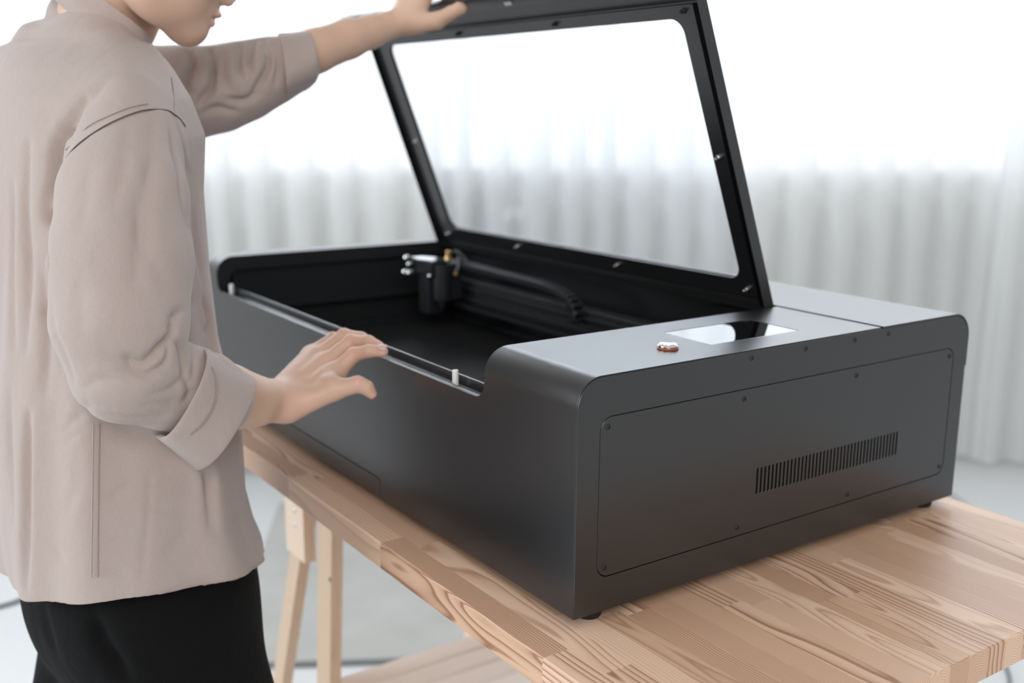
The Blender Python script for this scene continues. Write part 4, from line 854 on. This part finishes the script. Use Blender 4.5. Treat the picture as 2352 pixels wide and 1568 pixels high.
for pts, w_, a_, r_ in [([(-0.2991,0.4127,0.4773),(-0.3136,0.4192,0.4554),(-0.3243,0.4251,0.4322),(-0.3318,0.4244,0.4006),(-0.3387,0.4217,0.3625),(-0.36,0.3409,0.3303),(-0.351,0.4107,0.2689)],0.006,0.015,0),
 ([(-0.3187,0.4253,0.4503),(-0.3139,0.4116,0.4472),(-0.3058,0.4097,0.463)],0.005,0.0075,0),
 ([(-0.3443,0.458,0.4336),(-0.3549,0.4521,0.3694),(-0.3594,0.4378,0.3098),(-0.3694,0.4276,0.2325)],0.006,0.0075,0),
 ([(-0.3588,0.4776,0.394),(-0.3695,0.4641,0.3163),(-0.3781,0.4435,0.2305)],0.005,0.0063,0),
 ([(-0.3488,0.4203,0.3112),(-0.3531,0.4064,0.2434),(-0.3595,0.3995,0.1921)],0.006,0.006,0),
 ([(-0.2733,0.4109,0.4977),(-0.29,0.4061,0.4827),(-0.3015,0.4056,0.4681)],0.01,0.0045,0),
 ([(-0.2457,0.3616,0.4561),(-0.2686,0.3078,0.4092),(-0.2867,0.2828,0.3638),(-0.2988,0.2693,0.3145)],0.008,0.0063,0),
 ([(-0.2747,0.3485,0.4482),(-0.2905,0.3124,0.4175),(-0.3055,0.2986,0.3832)],0.008,0.003,0),
 ([(-0.3048,0.343,0.4365),(-0.3229,0.3196,0.3983),(-0.3365,0.2988,0.3573)],0.01,0.00225,0),
 ([(-0.2275,0.3783,0.4622),(-0.2286,0.3594,0.4351),(-0.236,0.3225,0.3992),(-0.2335,0.3156,0.3578)],0.005,0.00525,0),
 ([(-0.216,0.3881,0.4579),(-0.2102,0.3838,0.4298),(-0.1984,0.41,0.4018)],0.004,0.0045,0),
 ([(-0.2127,0.3867,0.2725),(-0.2614,0.2743,0.2809),(-0.2675,0.271,0.2642),(-0.2814,0.2649,0.2525),(-0.2983,0.2639,0.2404),(-0.3126,0.2645,0.2459)],0.0045,0.0105,0),
 ([(-0.3109,0.2645,0.2473),(-0.3082,0.2648,0.2354),(-0.2928,0.2649,0.23),(-0.2745,0.2707,0.238),(-0.2701,0.2697,0.2544)],0.004,0.00675,0),
 ([(-0.2668,0.2713,0.26),(-0.2569,0.2823,0.2441),(-0.2541,0.2858,0.2238),(-0.2494,0.2878,0.1988)],0.004,0.006,0),
 ([(-0.2386,0.311,0.2385),(-0.2416,0.2966,0.2242),(-0.2479,0.2877,0.2095)],0.0035,0.0045,0),
 ([(-0.2934,0.2675,0.2087),(-0.2681,0.2767,0.2114),(-0.2524,0.2873,0.2224)],0.004,0.0045,0),
 ([(-0.3321,0.2698,0.2578),(-0.317,0.2667,0.2403),(-0.3107,0.2658,0.2232)],0.006,0.00225,0),
 ([(-0.3469,0.2916,0.2187),(-0.3329,0.2756,0.2275),(-0.3179,0.2677,0.2239)],0.005,0.0033,0),
 ([(-0.2487,0.2873,0.1988),(-0.2589,0.2798,0.1826),(-0.2549,0.2888,0.1577)],0.005,0.009,0),
 ([(-0.2456,0.2766,0.203),(-0.2381,0.2804,0.1857),(-0.2424,0.2825,0.1727)],0.004,0.00525,0),
 ([(-0.3384,0.2941,0.196),(-0.3085,0.2833,0.1846),(-0.2655,0.2911,0.1809)],0.006,0.0033,0),
 ([(-0.2992,0.27,0.1998),(-0.2717,0.2818,0.1949),(-0.2565,0.2784,0.1869)],0.004,0.0033,0),
 ([(-0.349,0.3729,0.1586),(-0.3361,0.3617,0.1727),(-0.3418,0.2943,0.2007)],0.005,0.00375,0),
 ([(-0.3505,0.3709,0.1459),(-0.3322,0.3564,0.16)],0.004,0.0027,0),
 ([(-0.2225,0.3253,0.0406),(-0.2204,0.3323,0.0692),(-0.2206,0.3376,0.0987),(-0.2347,0.2965,0.1318)],0.0055,0.015,0),
 ([(-0.2341,0.3051,0.1224),(-0.24,0.3337,0.0871),(-0.2484,0.3281,0.0527)],0.01,0.003,0),
 ([(-0.323,0.3388,0.091),(-0.2996,0.3366,0.102),(-0.278,0.334,0.1022)],0.0035,0.0021,0),
 ([(-0.2797,0.3362,0.1129),(-0.2871,0.3275,0.0709),(-0.3013,0.3131,0.0095)],0.003,0.0021,0),
 ([(-0.2845,0.3282,0.0757),(-0.2604,0.3296,0.0681),(-0.2291,0.3296,0.0623)],0.003,0.0015,0),
 ([(-0.2527,0.3109,-0.0032),(-0.2259,0.3095,-0.0048),(-0.1947,0.3243,-0.0075)],0.003,0.0024,0),
 ([(-0.3383,0.3273,0.0172),(-0.3265,0.3235,0.0203),(-0.3146,0.3187,0.0172)],0.003,0.0021,0),
 ([(-0.2754,0.3179,0.027),(-0.2545,0.3251,0.0408),(-0.238,0.3264,0.0461)],0.006,0.00225,0),
 ([(-0.3581,0.3612,0.0753),(-0.3476,0.353,0.1031),(-0.3425,0.3561,0.1328)],0.007,0.0027,0),
 ([(-0.3762,0.411,0.1694),(-0.3849,0.4049,0.104),(-0.3919,0.3999,0.0372),(-0.3949,0.4006,-0.0098)],0.0045,0.012,0),
 ([(-0.3856,0.4412,0.1865),(-0.3928,0.4324,0.1207),(-0.3972,0.421,0.0548)],0.005,0.0045,0),
 ([(-0.3701,0.3757,0.0407),(-0.3636,0.3548,0.0235)],0.006,0.00225,0),
 ([(-0.1963,0.4104,0.3653),(-0.1959,0.4081,0.3286),(-0.1935,0.4077,0.2911)],0.004,0.0045,0),
 ([(-0.112,0.6502,0.5382),(-0.117,0.6345,0.5208),(-0.1277,0.629,0.4996),(-0.1247,0.6267,0.4881)],0.006,0.015,0),
 ([(-0.0865,0.6465,0.5411),(-0.0941,0.6223,0.5159),(-0.0988,0.6186,0.4947),(-0.1119,0.6253,0.4746)],0.0045,0.0165,0),
 ([(-0.0532,0.6318,0.547),(-0.0627,0.6153,0.527),(-0.0637,0.6091,0.5079)],0.0045,0.01125,0),
 ([(-0.0323,0.6346,0.5543),(-0.049,0.6147,0.5327),(-0.0498,0.6061,0.5139)],0.004,0.012,0),
 ([(-0.0216,0.6321,0.5557),(-0.0271,0.6042,0.5277),(-0.0362,0.6039,0.5062),(-0.0464,0.6079,0.488)],0.0042,0.0135,0),
 ([(-0.0809,0.6148,0.4802),(-0.0592,0.6128,0.4783),(-0.04,0.608,0.4881)],0.0045,0.009,0),
 ([(-0.1086,0.6307,0.4619),(-0.0906,0.6206,0.4684),(-0.0685,0.6201,0.4653)],0.005,0.0075,0),
 ([(-0.0745,0.6307,0.5366),(-0.0832,0.6164,0.5107),(-0.0801,0.6124,0.4923)],0.006,0.0075,0),
 ([(-0.0132,0.6159,0.5499),(-0.0158,0.6013,0.5226),(-0.0202,0.6042,0.4985)],0.0032,0.009,0),
 ([(-0.1933,0.4036,0.268),(-0.189,0.4018,0.2369),(-0.206,0.3309,0.2253)],0.0035,0.009,0),
 ([(-0.3617,0.318,0.2931),(-0.3599,0.3055,0.2544),(-0.3513,0.3049,0.2205)],0.005,0.003,0),
 ([(-0.284,0.3044,0.4018),(-0.2879,0.275,0.3488),(-0.2707,0.2738,0.3155)],0.008,0.0027,0),
 ([(-0.343,0.2914,0.3192),(-0.3458,0.2781,0.2739)],0.01,0.0027,0)]: crease(sV, sN, sD, pts, w_, a_, r_)
# soft drape: long vertical waves on the back and sides, small puckers near the elbow
rs = np.random.RandomState(4)
ang = np.arctan2(sV[:, 1]-HC[1], sV[:, 0]-HC[0]); low = np.clip((.42-sV[:, 2])/.3, 0, 1)
armN = chain_d(sV.astype(np.float32), SLV_N); ont = np.clip((armN-.004)/.012, 0, 1)
sD += ont*low*(.0030*np.sin(ang*9+sV[:, 2]*3)+.0022*np.sin(ang*15+1.3-sV[:, 2]*4))
sV = sV+sN*sD[:, None]; sV = relax(sV, sF, 1, .35)
sV[:, 2] = np.maximum(sV[:, 2], hem_z(sV))
shirt = link('shirt', np_mesh(sV, sF), M['shirt'], person, 180)
shirt['label'] = 'loose taupe cotton shirt with rolled sleeves'
def ring(c, m1, m2, n=64, wob=0, seed=0, sq=2.0):
    c = Vector(c); out = []
    for k in range(n):
        a = 2*math.pi*k/n; f = 1+wob*(math.sin(3*a+seed)+.6*math.sin(5*a+2*seed)); ca, sa_ = math.cos(a), math.sin(a)
        out.append(c+Vector(m1)*(math.copysign(abs(ca)**(2/sq), ca))*f+Vector(m2)*(math.copysign(abs(sa_)**(2/sq), sa_))*f)
    return out
def loft(name, rings, m, parent, closed=True, smooth=180, sub=1):
    n = len(rings[0]); V = [p for r in rings for p in r]; F = [(i*n+k, i*n+(k+1) % n, (i+1)*n+(k+1) % n, (i+1)*n+k) for i in range(len(rings)-1) for k in range(n)]
    if closed: F += [((len(rings)-1)*n+k, (len(rings)-1)*n+(k+1) % n, (k+1) % n, k) for k in range(n)]
    me = fixn(pymesh(V, F))
    if sub: me = modapply(me, ('SUBSURF', dict(levels=sub, render_levels=sub)))
    return link(name, me, m, parent, smooth)
def dv(a, b): return Vector(a)-Vector(b)
def cuff(c0_, c1_, M0, m0, M1, m1, th, wob, seed, part='sleeve_cuff'):
    """rolled cuff: outer surface from ring 0 to ring 1, turned in over a soft edge and back inside"""
    c0_, c1_ = Vector(c0_), Vector(c1_); A = (c1_-c0_); R = []
    def rg(t, g, wb=1): c = c0_+A*t; return ring(c, Vector(M0).lerp(Vector(M1), t)*g, Vector(m0).lerp(Vector(m1), t)*g, 64, wob*wb, seed+t*1.2, 2.15)
    g1 = 1-th/Vector(M1).length
    for t, g in ((.03, 1-.5*(1-g1)), (-.015, 1.0), (.0, 1.03), (.12, 1.035), (.35, 1.0), (.65, 1.0), (.92, 1.0), (.985, .995), (1.0, .97), (.98, g1), (.80, g1*.985), (.45, g1*.97), (.12, g1*.94)): R.append(rg(t, g))
    return loft(part, R, M['shirt'], shirt)
cuff((-0.2466,0.3333,0.1881), (-0.197,0.3474,0.1453), dv((-0.2221,0.3277,0.2306), (-0.2466,0.3333,0.1881)), dv((-0.2524,0.2768,0.1944), (-0.2466,0.3333,0.1881)), dv((-0.1618,0.35,0.1904), (-0.197,0.3474,0.1453)), dv((-0.2042,0.2898,0.1532), (-0.197,0.3474,0.1453)), .006, .02, 1.0)
cuff((0.0049,0.6395,0.5237), (0.0449,0.6351,0.5364), dv((0.0059,0.6494,0.5636), (0.0049,0.6395,0.5237)), dv((-0.0111,0.593,0.5225), (0.0049,0.6395,0.5237)), dv((0.0452,0.644,0.5705), (0.0449,0.6351,0.5364)), dv((0.0325,0.5912,0.5355), (0.0449,0.6351,0.5364)), .005, .02, 2.0)
# hanging corner of the near cuff
tri = [(-0.2825,0.3064,0.1574), (-0.2618,0.2803,0.1598), (-0.2227,0.2925,0.167), (-0.1933,0.2984,0.1721), (-0.2558,0.2791,0.1241)]
# collar: a stand band around the neck, open at the front
def collar():
    V, F = [], []; n = 60; c = Vector((-0.2315,0.6328,0.5808)); fr = dv((-0.1833,0.5862,0.5313), c); la = dv((-0.2454,0.5568,0.5634), c)
    upv = fr.cross(la).normalized(); upv = upv if upv.z > 0 else -upv; rows = [(-.012, .97), (-.004, 1.03), (.004, 1.035), (.012, .99), (.0215, .955), (.0235, .945), (.0235, .925), (.0215, .92), (.014, .935), (-.004, .97), (-.012, .95)]
    for h, g in rows:
        for k in range(n+1):
            a = math.radians(4)+math.radians(352)*k/n; gap = 0 if 3 < k < n-3 else .0
            V.append(c+fr*math.cos(a)*g+la*math.sin(a)*g*1.0+upv*(h*(1-.45*max(0, math.cos(a))**6)))
    m = n+1; r_ = len(rows)
    for i in range(r_-1):
        for k in range(n): F.append((i*m+k, i*m+k+1, (i+1)*m+k+1, (i+1)*m+k))
    F += [tuple(i*m for i in range(r_)), tuple(i*m+n for i in reversed(range(r_)))]
    return link('collar', modapply(fixn(pymesh(V, F)), ('SUBSURF', dict(levels=1, render_levels=1))), M['shirt'], shirt, 60)
collar()
tube('seam', spline([(-0.2267,0.3096,0.2258),(-0.2258,0.2903,0.2212),(-0.2246,0.2843,0.2092),(-0.2262,0.2816,0.1968),(-0.2311,0.2811,0.1822),(-0.2416,0.2817,0.1683),(-0.2527,0.2863,0.1584)], 5), 0.0006, M['stitch'], shirt, 6)
tube('seam', spline([(-0.3269,0.3754,0.4228),(-0.3192,0.3656,0.434),(-0.3051,0.3636,0.4448),(-0.289,0.3615,0.4545),(-0.2677,0.3627,0.4635),(-0.249,0.3693,0.4677),(-0.2264,0.3851,0.4673),(-0.2169,0.3914,0.4634),(-0.2057,0.4067,0.4577),(-0.2003,0.4093,0.451)], 5), 0.00075, M['thread'], shirt, 6)
tube('seam', spline([(-0.1944,0.4649,0.5012),(-0.2045,0.4285,0.484),(-0.2151,0.398,0.4651)], 5), 0.0006, M['stitch'], shirt, 6)
tube('seam', spline([(-0.3212,0.3526,0.165),(-0.326,0.3458,0.1281),(-0.3337,0.3353,0.0694),(-0.3403,0.3262,0.0168)], 5), 0.0006, M['stitch'], shirt, 6)
tube('seam', spline([(-0.3266,0.3541,0.1655),(-0.3338,0.3441,0.112),(-0.3457,0.3291,0.0171)], 5), 0.0006, M['shirt'], shirt, 6)
tube('seam', spline([(-0.3201,0.408,0.4285),(-0.305,0.3785,0.4511),(-0.2862,0.3704,0.4618),(-0.2654,0.3698,0.4701),(-0.2469,0.3753,0.4735)], 5), 0.00045, M['stitch'], shirt, 6)

# ---------------------------------------------------------------- the person: trousers and shoes
def trouser_d(P):
    d = ell_d(P, (-0.2572,0.4954,-0.0725), ((1, 0, 0), (0, 1, 0), (0, 0, 1)), (.128, .176, .15))
    for a in LEGS: d = smin(d, chain_d(P, [(p, r_*1.08) for p, r_ in a], .02), .03)
    return np.maximum(d, np.maximum(P[:, 2]-.03, -.745-P[:, 2]))
lo, hi = bounds([(hipN[0]-.24, hipN[1]-.18, -.76), (hipN[0]+.22, hipF[1]+.16, .04)], .01)
tV, tF = surface(trouser_d, lo, hi, .0055); tV = relax(tV, tF, 1, .4); tN = normals(tV, tF); tD = np.zeros(len(tV))
for pts, w_, a_, r_ in [([(-0.3624,0.3429,-0.0058),(-0.3423,0.3407,-0.0474),(-0.3311,0.3265,-0.0781),(-0.3215,0.3227,-0.0987)],0.009,0.012,0),
 ([(-0.2238,0.3188,-0.0276),(-0.2233,0.3098,-0.0637),(-0.2172,0.3093,-0.1055)],0.005,0.003,0),
 ([(-0.3757,0.4261,-0.0497),(-0.3709,0.4023,-0.0907)],0.01,0.0045,0)]: crease(tV, tN, tD, pts, w_, a_, r_)
tV = tV+tN*tD[:, None]
link('trousers', np_mesh(relax(tV, tF, 1, .3), tF), M['trouser'], person, 180)['label'] = 'black trousers'
def shoe(ax_, ay_):
    f = lambda P: np.maximum(smin(smin(ell_d(P, (ax_+.09, ay_, ZF+.035), np.eye(3), (.11, .047, .040)), ell_d(P, (ax_-.01, ay_, ZF+.05), np.eye(3), (.060, .042, .055)), .03), seg_d(P, (ax_-.01, ay_, ZF+.07), (ax_-.01, ay_, ZF+.13), .045, .05), .02), ZF+.001-P[:, 2])
    v, q = surface(f, (ax_-.1, ay_-.07, ZF-.01), (ax_+.23, ay_+.07, ZF+.16), .006); return link('shoe', np_mesh(relax(v, q, 1), q), M['rubber'], person, 180)
for a in LEGS: p = a[-1][0]; shoe(p[0], p[1])
# ---------------------------------------------------------------- cables on the floor
tag(tube('power_cable', spline([(-0.3632,2.136,-0.815), (-0.2591,2.171,-0.815), (-0.191,2.176,-0.815), (-0.1352,2.191,-0.815), (-0.0268,2.261,-0.815), (0.0603,2.236,-0.815)], 8), .0045, M['rubber']), 'thin black cable on the bright floor at the far left, behind the person', 'cable')
tag(tube('power_cable', spline([(1.757,0.619,-0.815), (1.757,0.5672,-0.815), (1.712,0.5102,-0.815), (1.645,0.4615,-0.815), (1.528,0.3997,-0.815), (1.374,0.3475,-0.815)], 8), .0040, mat('grey_cable', (.16, .19, .19), .5)), 'thin grey cable on the floor beneath the right end of the worktop', 'cable')
